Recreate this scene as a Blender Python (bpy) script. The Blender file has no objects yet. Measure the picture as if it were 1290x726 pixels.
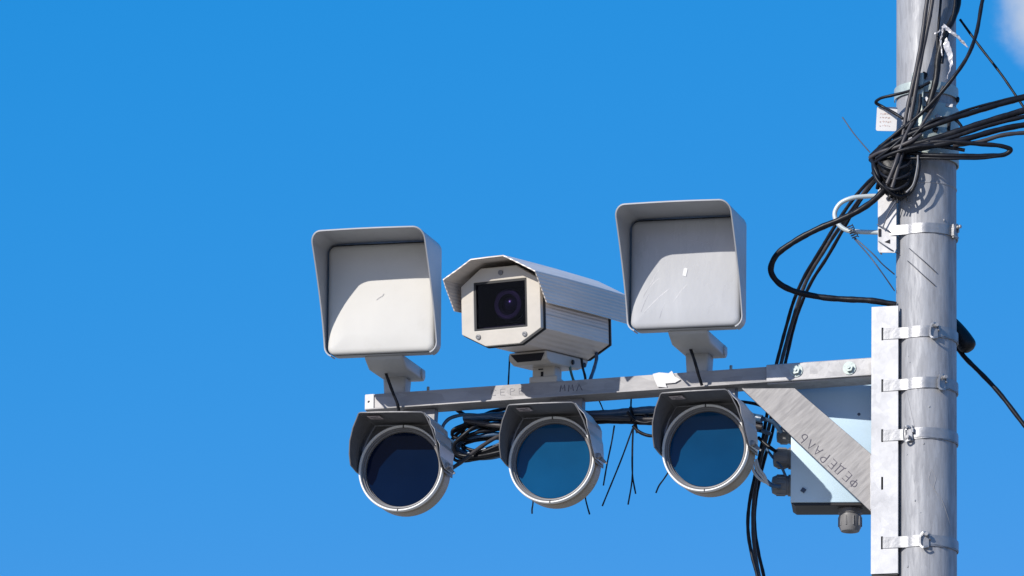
import bpy, bmesh, math, random
import numpy as np
from math import radians, sin, cos, pi, sqrt
from mathutils import Matrix, Vector

S = bpy.context.scene
COL = S.collection
random.seed(4)

# ------------------------------------------------------------------ camera
F_PX, ELEV, ROLL = 6650.0, radians(16), radians(1.29)
CAM = Vector((0, 0, 1.6))
FW = Vector((0, cos(ELEV), sin(ELEV)))
_r0 = Vector((1, 0, 0)); _u0 = Vector((0, -sin(ELEV), cos(ELEV)))
RT = cos(ROLL) * _r0 + sin(ROLL) * _u0
UP = -sin(ROLL) * _r0 + cos(ROLL) * _u0
cd = bpy.data.cameras.new('camera'); cam = bpy.data.objects.new('camera', cd); COL.objects.link(cam)
M = Matrix.Identity(4)
for i in range(3):
    M[i][0] = RT[i]; M[i][1] = UP[i]; M[i][2] = -FW[i]; M[i][3] = CAM[i]
cam.matrix_world = M
cd.sensor_width = 36; cd.lens = F_PX / 1290 * 36; cd.clip_start = 0.1; cd.clip_end = 3000
S.camera = cam

# ------------------------------------------------------------------ light
SUN_AZ, SUN_EL = radians(46), radians(26.5)      # azimuth to the left of the direction back to the camera
SUNV = Vector((-sin(SUN_AZ) * cos(SUN_EL), -cos(SUN_AZ) * cos(SUN_EL), sin(SUN_EL)))
sd = bpy.data.lights.new('sun', 'SUN'); sd.energy = 4.9; sd.angle = radians(0.53); sd.color = (1, 0.955, 0.88)
so = bpy.data.objects.new('sun', sd); COL.objects.link(so); so.rotation_euler = SUNV.to_track_quat('Z', 'Y').to_euler()
W_ = bpy.data.worlds.new('World'); S.world = W_; W_.use_nodes = True
nt = W_.node_tree; nt.nodes.clear()
sky = nt.nodes.new('ShaderNodeTexSky'); sky.sky_type = 'NISHITA'; sky.sun_disc = False
sky.sun_elevation = SUN_EL
sky.sun_rotation = math.atan2(SUNV.x, SUNV.y)
sky.altitude = 300; sky.air_density = 1.0; sky.dust_density = 0.15; sky.ozone_density = 2.5
bg = nt.nodes.new('ShaderNodeBackground'); bg.inputs['Strength'].default_value = 0.115
wo = nt.nodes.new('ShaderNodeOutputWorld')
SKY_STRENGTH = .115
# the clear, deep blue of a dry day: one response curve per channel on the physical sky
sp = nt.nodes.new('ShaderNodeSeparateColor'); cb = nt.nodes.new('ShaderNodeCombineColor'); nt.links.new(sky.outputs[0], sp.inputs[0])
outs = []
for ch, (a_, g_) in enumerate(((2.9, 2.79), (.474, .43), (.925, .318))):
    m1 = nt.nodes.new('ShaderNodeMath'); m1.operation = 'MULTIPLY'; nt.links.new(sp.outputs[ch], m1.inputs[0]); m1.inputs[1].default_value = SKY_STRENGTH
    m2 = nt.nodes.new('ShaderNodeMath'); m2.operation = 'POWER'; nt.links.new(m1.outputs[0], m2.inputs[0]); m2.inputs[1].default_value = g_
    m3 = nt.nodes.new('ShaderNodeMath'); m3.operation = 'MULTIPLY'; nt.links.new(m2.outputs[0], m3.inputs[0]); m3.inputs[1].default_value = a_ / SKY_STRENGTH
    if ch == 1:                                      # keep the bright horizon bright
        m5 = nt.nodes.new('ShaderNodeMath'); m5.operation = 'MULTIPLY'; m5.inputs[1].default_value = .60; nt.links.new(sp.outputs[1], m5.inputs[0])
        m4 = nt.nodes.new('ShaderNodeMath'); m4.operation = 'MAXIMUM'; nt.links.new(m3.outputs[0], m4.inputs[0]); nt.links.new(m5.outputs[0], m4.inputs[1]); m3 = m4
    outs.append(m3)
lim = nt.nodes.new('ShaderNodeMath'); lim.operation = 'MULTIPLY'; lim.inputs[1].default_value = .84; nt.links.new(outs[1].outputs[0], lim.inputs[0])
mn = nt.nodes.new('ShaderNodeMath'); mn.operation = 'MINIMUM'; nt.links.new(outs[0].outputs[0], mn.inputs[0]); nt.links.new(lim.outputs[0], mn.inputs[1]); outs[0] = mn
for ch in range(3):
    nt.links.new(outs[ch].outputs[0], cb.inputs[ch])
# a few thin clouds: noise thresholded around given directions of the sky
tc = nt.nodes.new('ShaderNodeTexCoord')
nz = nt.nodes.new('ShaderNodeTexNoise'); nz.inputs['Scale'].default_value = 26; nz.inputs['Detail'].default_value = 7; nz.inputs['Roughness'].default_value = .55
nt.links.new(tc.outputs['Generated'], nz.inputs['Vector'])
def ray(px, py):
    return FW + (px - 645) / F_PX * RT - (py - 363) / F_PX * UP
CLOUDS = [(ray(1342, -26).normalized(), .0175), (Vector((-.52, -.80, .29)).normalized(), .10), (Vector((.55, -.75, .36)).normalized(), .16), (Vector((-.75, .35, .5)).normalized(), .2)]
acc = None
for d, rad in CLOUDS:
    sub = nt.nodes.new('ShaderNodeVectorMath'); sub.operation = 'DISTANCE'
    nt.links.new(tc.outputs['Generated'], sub.inputs[0]); sub.inputs[1].default_value = d
    dv = nt.nodes.new('ShaderNodeMath'); dv.operation = 'DIVIDE'; nt.links.new(sub.outputs['Value'], dv.inputs[0]); dv.inputs[1].default_value = rad
    ng = nt.nodes.new('ShaderNodeMath'); ng.operation = 'SUBTRACT'; ng.inputs[0].default_value = 1.0; nt.links.new(dv.outputs[0], ng.inputs[1])
    if acc is None: acc = ng
    else:
        mx = nt.nodes.new('ShaderNodeMath'); mx.operation = 'MAXIMUM'
        nt.links.new(acc.outputs[0], mx.inputs[0]); nt.links.new(ng.outputs[0], mx.inputs[1]); acc = mx
nm = nt.nodes.new('ShaderNodeMath'); nm.operation = 'MULTIPLY_ADD'; nt.links.new(nz.outputs['Fac'], nm.inputs[0]); nm.inputs[1].default_value = 1.6
nt.links.new(acc.outputs[0], nm.inputs[2])
mr = nt.nodes.new('ShaderNodeMapRange'); mr.interpolation_type = 'SMOOTHSTEP'; nt.links.new(nm.outputs[0], mr.inputs['Value'])
mr.inputs['From Min'].default_value = .82; mr.inputs['From Max'].default_value = 1.32; mr.inputs['To Min'].default_value = 0; mr.inputs['To Max'].default_value = .85
mixc = nt.nodes.new('ShaderNodeMix'); mixc.data_type = 'RGBA'
nt.links.new(mr.outputs[0], mixc.inputs['Factor']); nt.links.new(cb.outputs[0], mixc.inputs['A']); mixc.inputs['B'].default_value = (5.5, 5.9, 6.6, 1)
nt.links.new(mixc.outputs['Result'], bg.inputs['Color']); nt.links.new(bg.outputs[0], wo.inputs[0])
S.view_settings.view_transform = 'Standard'; S.view_settings.look = 'None'; S.view_settings.exposure = 0; S.view_settings.gamma = 1
S.view_settings.use_curve_mapping = False

# ------------------------------------------------------------------ frames
OX, OY, YAW = 1.0780, 13.2, radians(-16)        # pole axis, heading of the arm
FB = Matrix.Translation((OX, OY, 0)) @ Matrix.Rotation(YAW, 4, 'Z')
FBI = FB.inverted()
def L(px, py, ly):                               # point of the bracket's frame seen at a pixel, at depth ly behind the pole axis plane
    o = FBI @ CAM; d = FBI.to_3x3() @ ray(px, py)
    return o + d * ((ly - o.y) / d.y)
def Wd(px, py, ly): return FB @ L(px, py, ly)

# ------------------------------------------------------------------ materials
TONE = .78                                           # common scale of all paint and metal albedos
def new_mat(name):
    m = bpy.data.materials.new(name); m.use_nodes = True
    return m, m.node_tree, m.node_tree.nodes['Principled BSDF']
def surf(name, col, rough=.5, metal=0., var=.08, vscale=12, bump=.0, bscale=60, stretch=(1, 1, 1), col2=None, coat=0., spec=.5, dirt=0., dirtcol=(.2, .17, .13), rvar=.1, ribs=0):
    """paint or metal with uneven tone, uneven gloss, fine relief and optional grime blotches"""
    col = tuple(c * TONE for c in col); dirtcol = tuple(c * TONE for c in dirtcol)
    m, t, b = new_mat(name); N = t.nodes.new; K = t.links.new
    tcn = N('ShaderNodeTexCoord'); mp = N('ShaderNodeMapping'); mp.inputs['Scale'].default_value = stretch
    K(tcn.outputs['Object'], mp.inputs[0])
    n1 = N('ShaderNodeTexNoise'); n1.inputs['Scale'].default_value = vscale; n1.inputs['Detail'].default_value = 8; n1.inputs['Roughness'].default_value = .62
    K(mp.outputs[0], n1.inputs['Vector'])
    r = N('ShaderNodeMapRange'); K(n1.outputs['Fac'], r.inputs['Value']); r.inputs['From Min'].default_value = .3; r.inputs['From Max'].default_value = .7
    mix = N('ShaderNodeMix'); mix.data_type = 'RGBA'; K(r.outputs[0], mix.inputs['Factor'])
    c2 = col2 or tuple(min(1, c * (1 + var)) for c in col); c1 = tuple(c * (1 - var) for c in col) if not col2 else col
    mix.inputs['A'].default_value = (*c1, 1); mix.inputs['B'].default_value = (*c2, 1)
    out = mix.outputs['Result']
    if dirt:
        n2 = N('ShaderNodeTexNoise'); n2.inputs['Scale'].default_value = vscale * .6; n2.inputs['Detail'].default_value = 10; n2.inputs['Roughness'].default_value = .75
        mp2 = N('ShaderNodeMapping'); mp2.inputs['Location'].default_value = (3.1, 7.7, 1.3); K(mp.outputs[0], mp2.inputs[0]); K(mp2.outputs[0], n2.inputs['Vector'])
        r2 = N('ShaderNodeMapRange'); K(n2.outputs['Fac'], r2.inputs['Value']); r2.inputs['From Min'].default_value = .53; r2.inputs['From Max'].default_value = .75; r2.inputs['To Max'].default_value = dirt
        mx = N('ShaderNodeMix'); mx.data_type = 'RGBA'; K(r2.outputs[0], mx.inputs['Factor']); K(out, mx.inputs['A']); mx.inputs['B'].default_value = (*dirtcol, 1)
        out = mx.outputs['Result']
    K(out, b.inputs['Base Color'])
    rr = N('ShaderNodeMapRange'); K(n1.outputs['Fac'], rr.inputs['Value']); rr.inputs['To Min'].default_value = max(.02, rough - rvar); rr.inputs['To Max'].default_value = min(1, rough + rvar)
    K(rr.outputs[0], b.inputs['Roughness']); b.inputs['Metallic'].default_value = metal
    b.inputs['Specular IOR Level'].default_value = spec; b.inputs['Coat Weight'].default_value = coat
    if bump:
        n3 = N('ShaderNodeTexNoise'); n3.inputs['Scale'].default_value = bscale; n3.inputs['Detail'].default_value = 5; K(mp.outputs[0], n3.inputs['Vector'])
        bp = N('ShaderNodeBump'); bp.inputs['Strength'].default_value = bump; bp.inputs['Distance'].default_value = .002; K(n3.outputs['Fac'], bp.inputs['Height']); K(bp.outputs[0], b.inputs['Normal'])
        if ribs:      # fine lengthwise corrugation of the sheet
            wv = N('ShaderNodeTexWave'); wv.bands_direction = 'Z'; wv.inputs['Scale'].default_value = ribs; wv.inputs['Distortion'].default_value = .8; wv.inputs['Detail Scale'].default_value = .4; K(tcn.outputs['Object'], wv.inputs['Vector'])
            b2 = N('ShaderNodeBump'); b2.inputs['Strength'].default_value = .55; b2.inputs['Distance'].default_value = .0016; K(wv.outputs['Fac'], b2.inputs['Height']); K(bp.outputs[0], b2.inputs['Normal']); K(b2.outputs[0], b.inputs['Normal'])
    return m
def galv(name, lo, hi, metal=.55, rough=.42, stretch=(1, 1, 1), cell=55, rot=0, bumpk=.35, ns=11):
    """zinc coat: spangle cells over cloudy noise"""
    lo = tuple(c * TONE for c in lo); hi = tuple(c * TONE for c in hi)
    m, t, b = new_mat(name); N = t.nodes.new; K = t.links.new
    tcn = N('ShaderNodeTexCoord'); mp = N('ShaderNodeMapping'); mp.inputs['Scale'].default_value = stretch
    mr0 = N('ShaderNodeMapping'); mr0.inputs['Rotation'].default_value = (0, rot, 0); K(tcn.outputs['Object'], mr0.inputs[0]); K(mr0.outputs[0], mp.inputs[0])
    v = N('ShaderNodeTexVoronoi'); v.inputs['Scale'].default_value = cell; K(mp.outputs[0], v.inputs['Vector'])
    bw = N('ShaderNodeSeparateColor'); K(v.outputs['Color'], bw.inputs[0])
    n = N('ShaderNodeTexNoise'); n.inputs['Scale'].default_value = ns; n.inputs['Detail'].default_value = 9; n.inputs['Roughness'].default_value = .68; K(mp.outputs[0], n.inputs['Vector'])
    a = N('ShaderNodeMath'); a.operation = 'MULTIPLY_ADD'; K(bw.outputs[0], a.inputs[0]); a.inputs[1].default_value = .16; K(n.outputs['Fac'], a.inputs[2])
    cr = N('ShaderNodeMapRange'); K(a.outputs[0], cr.inputs['Value']); cr.inputs['From Min'].default_value = .36; cr.inputs['From Max'].default_value = .8
    mix = N('ShaderNodeMix'); mix.data_type = 'RGBA'; K(cr.outputs[0], mix.inputs['Factor']); mix.inputs['A'].default_value = (*lo, 1); mix.inputs['B'].default_value = (*hi, 1)
    K(mix.outputs['Result'], b.inputs['Base Color']); b.inputs['Metallic'].default_value = metal
    r = N('ShaderNodeMapRange'); K(a.outputs[0], r.inputs['Value']); r.inputs['From Min'].default_value = .3; r.inputs['From Max'].default_value = .8; r.inputs['To Min'].default_value = rough + .15; r.inputs['To Max'].default_value = rough - .1
    K(r.outputs[0], b.inputs['Roughness'])
    bp = N('ShaderNodeBump'); bp.inputs['Strength'].default_value = bumpk; bp.inputs['Distance'].default_value = .002; K(n.outputs['Fac'], bp.inputs['Height']); K(bp.outputs[0], b.inputs['Normal'])
    return m
MT = {}
MT['ground'] = surf('dry_ground', (.46, .39, .30), .9, var=.2, vscale=.6)
MT['pole'] = galv('galvanised_pole', (.30, .30, .318), (.50, .50, .515), .12, .58, (2.2, 2.2, .34), 70, bumpk=.5, ns=20)
MT['zinc'] = galv('zinc_plated_steel', (.34, .33, .335), (.56, .545, .54), .2, .5)
MT['channel'] = galv('white_zinc', (.57, .56, .565), (.69, .68, .685), .15, .5)
MT['strap'] = surf('strap_steel', (.37, .37, .38), .38, .45, var=.15, vscale=40, bump=.3, bscale=80)
MT['arm'] = galv('arm_steel', (.27, .262, .265), (.50, .48, .475), .15, .55, (.25, 1, 1), 60)
MT['brace'] = galv('brace_steel', (.275, .26, .255), (.325, .31, .303), .25, .5, (.22, 1, 1.6), 120, rot=radians(42), ns=80, bumpk=.1)
MT['panel_cover'] = surf('white_plastic', (.76, .73, .675), .42, var=.035, vscale=7, bump=.12, bscale=14, dirt=.3, dirtcol=(.5, .46, .38))
MT['panel_film'] = surf('film_wrapped_plastic', (.56, .56, .57), .28, var=.06, vscale=9, bump=.5, bscale=22, stretch=(1, 1, .35), dirt=.12, dirtcol=(.8, .8, .82))
MT['panel_shell'] = surf('grey_shell', (.50, .50, .51), .4, var=.06, vscale=14, bump=.1, dirt=.1)
MT['visor'] = surf('grey_visor_paint', (.52, .52, .53), .38, var=.06, vscale=10, bump=.12, bscale=30, dirt=.12)
MT['seal'] = surf('black_rubber', (.022, .022, .024), .6, var=.2)
MT['mount'] = surf('mount_paint', (.58, .57, .55), .42, var=.06, vscale=25, bump=.15, dirt=.2, dirtcol=(.3, .27, .22))
MT['cam'] = surf('cream_paint', (.68, .62, .54), .38, var=.04, vscale=22, bump=.15, bscale=70, dirt=.15, dirtcol=(.42, .38, .3))
MT['camside'] = surf('cream_streaked_paint', (.96, .85, .755), .4, var=.10, vscale=13, ribs=35, bump=.25, bscale=26, stretch=(1, .3, 3.2), dirt=.2, dirtcol=(.45, .42, .38))
MT['cavity'] = surf('dark_cavity', (.010, .008, .012), .8, var=.05, vscale=3)
MT['lensring'] = surf('lens_ring', (.012, .011, .014), .5, var=.2)
MT['lenscoat'] = surf('coated_lens', (.02, .018, .026), .22, .3, var=.1)
MT['lamp'] = surf('lamp_barrel_paint', (.42, .355, .275), .45, var=.08, vscale=20, bump=.2, bscale=60, dirt=.25, dirtcol=(.26, .22, .16))
MT['rim'] = surf('lamp_rim_paint', (1.0, .98, .94), .35, var=.05, vscale=20, bump=.1)
MT['rimshade'] = surf('lamp_rim_shaded', (.22, .21, .21), .4, var=.08, vscale=20)  # rim paint darkened, shade inside the lip put into the colour
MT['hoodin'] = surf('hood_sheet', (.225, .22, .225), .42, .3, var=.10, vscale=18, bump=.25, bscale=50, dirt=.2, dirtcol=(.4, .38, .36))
MT['hoodmetal'] = surf('hood_sheen_sheet', (.62, .61, .62), .36, .25, var=.12, vscale=22, bump=.35, bscale=38)  # lighter copy of the hood sheet, reflected sky put into the colour
MT['sticker'] = surf('label_paper', (.68, .58, .56), .6, var=.12, vscale=60)
MT['ink'] = surf('marker_ink', (.08, .07, .10), .6, var=.3)
MT['inkfaint'] = surf('faded_marker_ink', (.34, .33, .35), .6, var=.2, vscale=50)
MT['jbox'] = surf('pale_box_paint', (.76, .97, 1.12), .35, var=.04, vscale=9, bump=.08, dirt=.08, dirtcol=(.5, .52, .5))
MT['jdark'] = surf('shade_black', (.022, .02, .02), .5, var=.2)  # near black carrying the shade under and between pale parts
MT['gland'] = surf('gland_nylon', (.24, .235, .24), .45, var=.08, vscale=30, bump=.2)
MT['cable'] = surf('black_cable', (.010, .011, .016), .40, var=.3, vscale=30, bump=.25, bscale=70, spec=.22, dirt=.35, dirtcol=(.09, .085, .085))
MT['cablegrey'] = surf('weathered_cable', (.055, .048, .05), .5, var=.25, vscale=30, bump=.25, bscale=90)
MT['cablegreen'] = surf('green_cable', (.10, .22, .20), .4, var=.2)
MT['conduit'] = surf('blue_grey_conduit', (.055, .12, .22), .33, var=.2, vscale=20, bump=.3, bscale=120)
MT['whitewire'] = surf('white_wire', (.7, .72, .74), .4, var=.08)
MT['tape'] = surf('black_tape', (.010, .0095, .011), .45, var=.4, vscale=30, bump=.7, bscale=45, spec=.3)
MT['wire'] = surf('thin_steel_wire', (.10, .11, .14), .4, .5, var=.2)
MT['hook'] = surf('primed_rod', (.66, .72, .72), .4, .1, var=.06)
MT['tag'] = surf('white_tag_plastic', (.80, .78, .76), .4, var=.04)
MT['redink'] = surf('tag_print', (.62, .48, .44), .6, var=.3, vscale=90)
MT['film'] = surf('torn_film', (.6, .59, .62), .3, var=.1, vscale=30, bump=.6, bscale=40)
MT['greenplate'] = surf('pale_green_plate', (.50, .57, .54), .45, .25, var=.14, vscale=26, bump=.3, dirt=.35, dirtcol=(.24, .26, .25))
MT['white'] = surf('white_mark', (.88, .88, .88), .4, var=.02)
MT['pencil'] = surf('pencil_smudge', (.6, .58, .56), .6, var=.1)
def filter_glass(name, col):
    """dyed filter glass: deep blue body colour under a polished face, with dust and a hint of reflected cloud mottled into the colour"""
    m, t, b = new_mat(name); N = t.nodes.new; K = t.links.new
    tcn = N('ShaderNodeTexCoord'); n = N('ShaderNodeTexNoise'); n.inputs['Scale'].default_value = 9; n.inputs['Detail'].default_value = 7; K(tcn.outputs['Object'], n.inputs['Vector'])
    mix = N('ShaderNodeMix'); mix.data_type = 'RGBA'; K(n.outputs['Fac'], mix.inputs['Factor'])
    mix.inputs['A'].default_value = (*[c * .74 for c in col], 1); mix.inputs['B'].default_value = (*[c * 1.26 for c in col], 1); K(mix.outputs['Result'], b.inputs['Base Color'])
    b.inputs['IOR'].default_value = 1.5; b.inputs['Specular IOR Level'].default_value = .12
    r = N('ShaderNodeMapRange'); K(n.outputs['Fac'], r.inputs['Value']); r.inputs['To Min'].default_value = .02; r.inputs['To Max'].default_value = .12; K(r.outputs[0], b.inputs['Roughness'])
    return m
MT['glassA'] = filter_glass('dark_filter_glass', (.0005, .0065, .026))
MT['glassB'] = filter_glass('blue_filter_glass', (.003, .060, .150))
MT['glassC'] = filter_glass('deep_blue_filter_glass', (.002, .043, .115))
def window_glass():
    m, t, b = new_mat('camera_window_glass'); N = t.nodes.new; K = t.links.new
    tr = N('ShaderNodeBsdfTransparent'); tr.inputs[0].default_value = (.55, .5, .70, 1)
    gl = N('ShaderNodeBsdfGlossy'); gl.inputs[0].default_value = (.9, .9, .95, 1); gl.inputs['Roughness'].default_value = .0
    mx = N('ShaderNodeMixShader'); mx.inputs[0].default_value = .007; K(tr.outputs[0], mx.inputs[1]); K(gl.outputs[0], mx.inputs[2])
    K(mx.outputs[0], t.nodes['Material Output'].inputs[0]); return m
MT['window'] = window_glass()

# ------------------------------------------------------------------ builders
def tag(o, label=None, cat=None, group=None, kind=None):
    if label: o['label'] = label
    if cat: o['category'] = cat
    if group: o['group'] = group
    if kind: o['kind'] = kind
    return o
def empty(name, mat4):
    o = bpy.data.objects.new(name, None); COL.objects.link(o); o.empty_display_size = .05; o.matrix_world = mat4; return o
def obj(name, bm, mat, parent=None, smooth=False, bev=0, seg=2, angle=35):
    if bev:
        bmesh.ops.remove_doubles(bm, verts=bm.verts, dist=1e-6)
        es = [e for e in bm.edges if len(e.link_faces) == 2 and e.calc_face_angle(0) > radians(angle)]
        bmesh.ops.bevel(bm, geom=es, offset=bev, segments=seg, affect='EDGES', profile=.5, clamp_overlap=True)
    bmesh.ops.recalc_face_normals(bm, faces=bm.faces)
    me = bpy.data.meshes.new(name); bm.to_mesh(me); bm.free()
    me.materials.append(MT[mat])
    if smooth:
        for p in me.polygons: p.use_smooth = True
        me.set_sharp_from_angle(angle=radians(38))
    o = bpy.data.objects.new(name, me); COL.objects.link(o)
    if parent is not None: o.parent = parent
    return o
def BM(): return bmesh.new()
def cube(bm, c, s, rot=None, taper=None):
    c = Vector(c); vs = []
    for sx in (-1, 1):
        for sy in (-1, 1):
            for sz in (-1, 1):
                k = taper if (taper and sz < 0) else (1, 1)
                v = Vector((sx * s[0] / 2 * k[0], sy * s[1] / 2 * k[1], sz * s[2] / 2))
                if rot is not None: v = rot @ v
                vs.append(bm.verts.new(c + v))
    for f in ((0, 1, 3, 2), (4, 6, 7, 5), (0, 4, 5, 1), (2, 3, 7, 6), (0, 2, 6, 4), (1, 5, 7, 3)):
        bm.faces.new([vs[i] for i in f])
    return bm
def prism(bm, poly, y0, y1, hole=None, M4=None):
    """poly = list of (x,z) ; extruded along y ; optional hole with the same point count"""
    def mk(p, y): return [bm.verts.new((M4 @ Vector((a, y, b))) if M4 else (a, y, b)) for a, b in p]
    A = mk(poly, y0); B = mk(poly, y1); n = len(poly)
    for i in range(n): bm.faces.new((A[i], A[(i + 1) % n], B[(i + 1) % n], B[i]))
    if hole:
        C_ = mk(hole, y0); D = mk(hole, y1)
        for i in range(n):
            j = (i + 1) % n
            bm.faces.new((C_[j], C_[i], D[i], D[j])); bm.faces.new((A[j], A[i], C_[i], C_[j])); bm.faces.new((B[i], B[j], D[j], D[i]))
    else:
        bm.faces.new(A[::-1]); bm.faces.new(B)
    return bm
def lathe(bm, prof, n=64, M4=None):
    """prof = (r, y) list revolved round the y axis"""
    rings = []
    for r, y in prof:
        if r < 1e-6: rings.append([bm.verts.new((M4 @ Vector((0, y, 0))) if M4 else (0, y, 0))]); continue
        rg = []
        for i in range(n):
            a = 2 * pi * i / n; p = Vector((r * cos(a), y, r * sin(a)))
            rg.append(bm.verts.new(M4 @ p if M4 else p))
        rings.append(rg)
    for a, b in zip(rings[:-1], rings[1:]):
        for i in range(n):
            j = (i + 1) % n
            if len(a) == 1 and len(b) == 1: continue
            if len(a) == 1: bm.faces.new((a[0], b[i], b[j]))
            elif len(b) == 1: bm.faces.new((a[i], a[j], b[0]))
            else: bm.faces.new((a[i], a[j], b[j], b[i]))
    return bm
def crom(P, k=8):
    P = [Vector(p) for p in P]
    if len(P) < 3: return P
    Q = [P[0] * 2 - P[1]] + P + [P[-1] * 2 - P[-2]]; out = []
    for i in range(1, len(Q) - 2):
        a, b, c, d = Q[i - 1:i + 3]
        t0 = 0; t1 = max(1e-6, (b - a).length ** .5); t2 = t1 + max(1e-6, (c - b).length ** .5); t3 = t2 + max(1e-6, (d - c).length ** .5)
        for s in range(k):
            t = t1 + (t2 - t1) * s / k
            A1 = a * ((t1 - t) / (t1 - t0)) + b * ((t - t0) / (t1 - t0)); A2 = b * ((t2 - t) / (t2 - t1)) + c * ((t - t1) / (t2 - t1)); A3 = c * ((t3 - t) / (t3 - t2)) + d * ((t - t2) / (t3 - t2))
            B1 = A1 * ((t2 - t) / (t2 - t0)) + A2 * ((t - t0) / (t2 - t0)); B2 = A2 * ((t3 - t) / (t3 - t1)) + A3 * ((t - t1) / (t3 - t1))
            out.append(B1 * ((t2 - t) / (t2 - t1)) + B2 * ((t - t1) / (t2 - t1)))
    out.append(P[-1]); return out
def sweep(bm, P, sec, closed_path=False, radii=None, up=None):
    """sweep a closed 2-D section (list of (a,b)) along points, rotation-minimising frame or fixed up"""
    n = len(P); m = len(sec); rings = []
    T = []
    for i in range(n):
        if closed_path: t = P[(i + 1) % n] - P[i - 1]
        else: t = P[min(i + 1, n - 1)] - P[max(i - 1, 0)]
        T.append(t.normalized())
    nrm = None
    for i in range(n):
        t = T[i]
        if up is not None: nrm = (up - t * up.dot(t)).normalized()
        elif nrm is None:
            a = Vector((0, 0, 1)) if abs(t.z) < .9 else Vector((1, 0, 0)); nrm = (a - t * a.dot(t)).normalized()
        else: nrm = (nrm - t * nrm.dot(t)).normalized()
        b = t.cross(nrm); k = radii[i] if radii else 1
        rings.append([bm.verts.new(P[i] + nrm * (s[0] * k) + b * (s[1] * k)) for s in sec])
    last = n if closed_path else n - 1
    for i in range(last):
        a, b = rings[i], rings[(i + 1) % n]
        for j in range(m): bm.faces.new((a[j], a[(j + 1) % m], b[(j + 1) % m], b[j]))
    if not closed_path: bm.faces.new(rings[0][::-1]); bm.faces.new(rings[-1])
    return bm
def circ(r, n=10): return [(r * cos(2 * pi * i / n), r * sin(2 * pi * i / n)) for i in range(n)]
def rect(a, b): return [(-a / 2, -b / 2), (a / 2, -b / 2), (a / 2, b / 2), (-a / 2, b / 2)]
def tube(bm, P, r, n=10, k=8, closed=False): return sweep(bm, crom(P, k) if k else [Vector(p) for p in P], circ(r, n), closed)
def rrect(w, h, r, n=6, cx=0, cz=0):
    out = []
    for sx, sz, a0 in ((1, 1, 0), (-1, 1, 90), (-1, -1, 180), (1, -1, 270)):
        for i in range(n + 1):
            a = radians(a0 + 90 * i / n); out.append((cx + sx * (w / 2 - r) + r * cos(a), cz + sz * (h / 2 - r) + r * sin(a)))
    return out
def sheet(bm, G, th):
    """grid of points thickened along its own normals"""
    R = len(G); Cn = len(G[0]); Nn = []
    for i in range(R):
        row = []
        for j in range(Cn):
            du = G[i][min(j + 1, Cn - 1)] - G[i][max(j - 1, 0)]; dv = G[min(i + 1, R - 1)][j] - G[max(i - 1, 0)][j]
            row.append(du.cross(dv).normalized())
        Nn.append(row)
    A = [[bm.verts.new(G[i][j]) for j in range(Cn)] for i in range(R)]
    B = [[bm.verts.new(G[i][j] + Nn[i][j] * th) for j in range(Cn)] for i in range(R)]
    for i in range(R - 1):
        for j in range(Cn - 1):
            bm.faces.new((A[i][j], A[i][j + 1], A[i + 1][j + 1], A[i + 1][j])); bm.faces.new((B[i][j], B[i + 1][j], B[i + 1][j + 1], B[i][j + 1]))
    for i in range(R - 1):
        bm.faces.new((A[i][0], A[i + 1][0], B[i + 1][0], B[i][0])); bm.faces.new((A[i][-1], B[i][-1], B[i + 1][-1], A[i + 1][-1]))
    for j in range(Cn - 1):
        bm.faces.new((A[0][j], B[0][j], B[0][j + 1], A[0][j + 1])); bm.faces.new((A[-1][j], A[-1][j + 1], B[-1][j + 1], B[-1][j]))
    return bm
def hexnut(bm, c, r, th, M4=None):
    P = [(c[0] + r * cos(pi / 3 * i + .2), c[2] + r * sin(pi / 3 * i + .2)) for i in range(6)]
    return prism(bm, P, c[1] - th, c[1], None, M4)
def cable(name, px, r, mat, label, cat='cable', group=None, k=8, n=10):
    """px = (x, y, ly) stations; the mesh's origin sits at the first station"""
    P = [Wd(*p) for p in px]; o0 = P[0].copy(); P = [p - o0 for p in P]
    rn = random.Random(name + label); ph = [rn.uniform(0, 6.28) for _ in range(6)]; am = min(.0016, r * .3)
    P = crom(P, k); acc_ = 0; rad = []
    for i, p in enumerate(P):                                      # slight kinks and uneven jacket
        if i: acc_ += (P[i] - P[i - 1]).length
        t = acc_ * 60
        rad.append(1 + .05 * sin(t * 1.7 + ph[3]) + .03 * sin(t * 4.1 + ph[4]))
    D_ = [acc_ for acc_ in np.cumsum([0] + [(P[i] - P[i - 1]).length for i in range(1, len(P))])]
    P = [p + Vector((sin(D_[i] * 21 + ph[0]) , sin(D_[i] * 19 + ph[1]), sin(D_[i] * 23 + ph[2]))) * am for i, p in enumerate(P)]
    bm = BM(); sweep(bm, P, circ(r, n), radii=rad); o = obj(name, bm, mat, None, True); o.location = o0
    return tag(o, label, cat, group)

# ------------------------------------------------------------------ ground (below the frame)
bm = BM()
R_ = 1500; g = [bm.verts.new((R_ * cos(a), R_ * sin(a), 0)) for a in [2 * pi * i / 48 for i in range(48)]]; bm.faces.new(g)
o = obj('ground', bm, 'ground'); tag(o, kind='structure')

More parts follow.
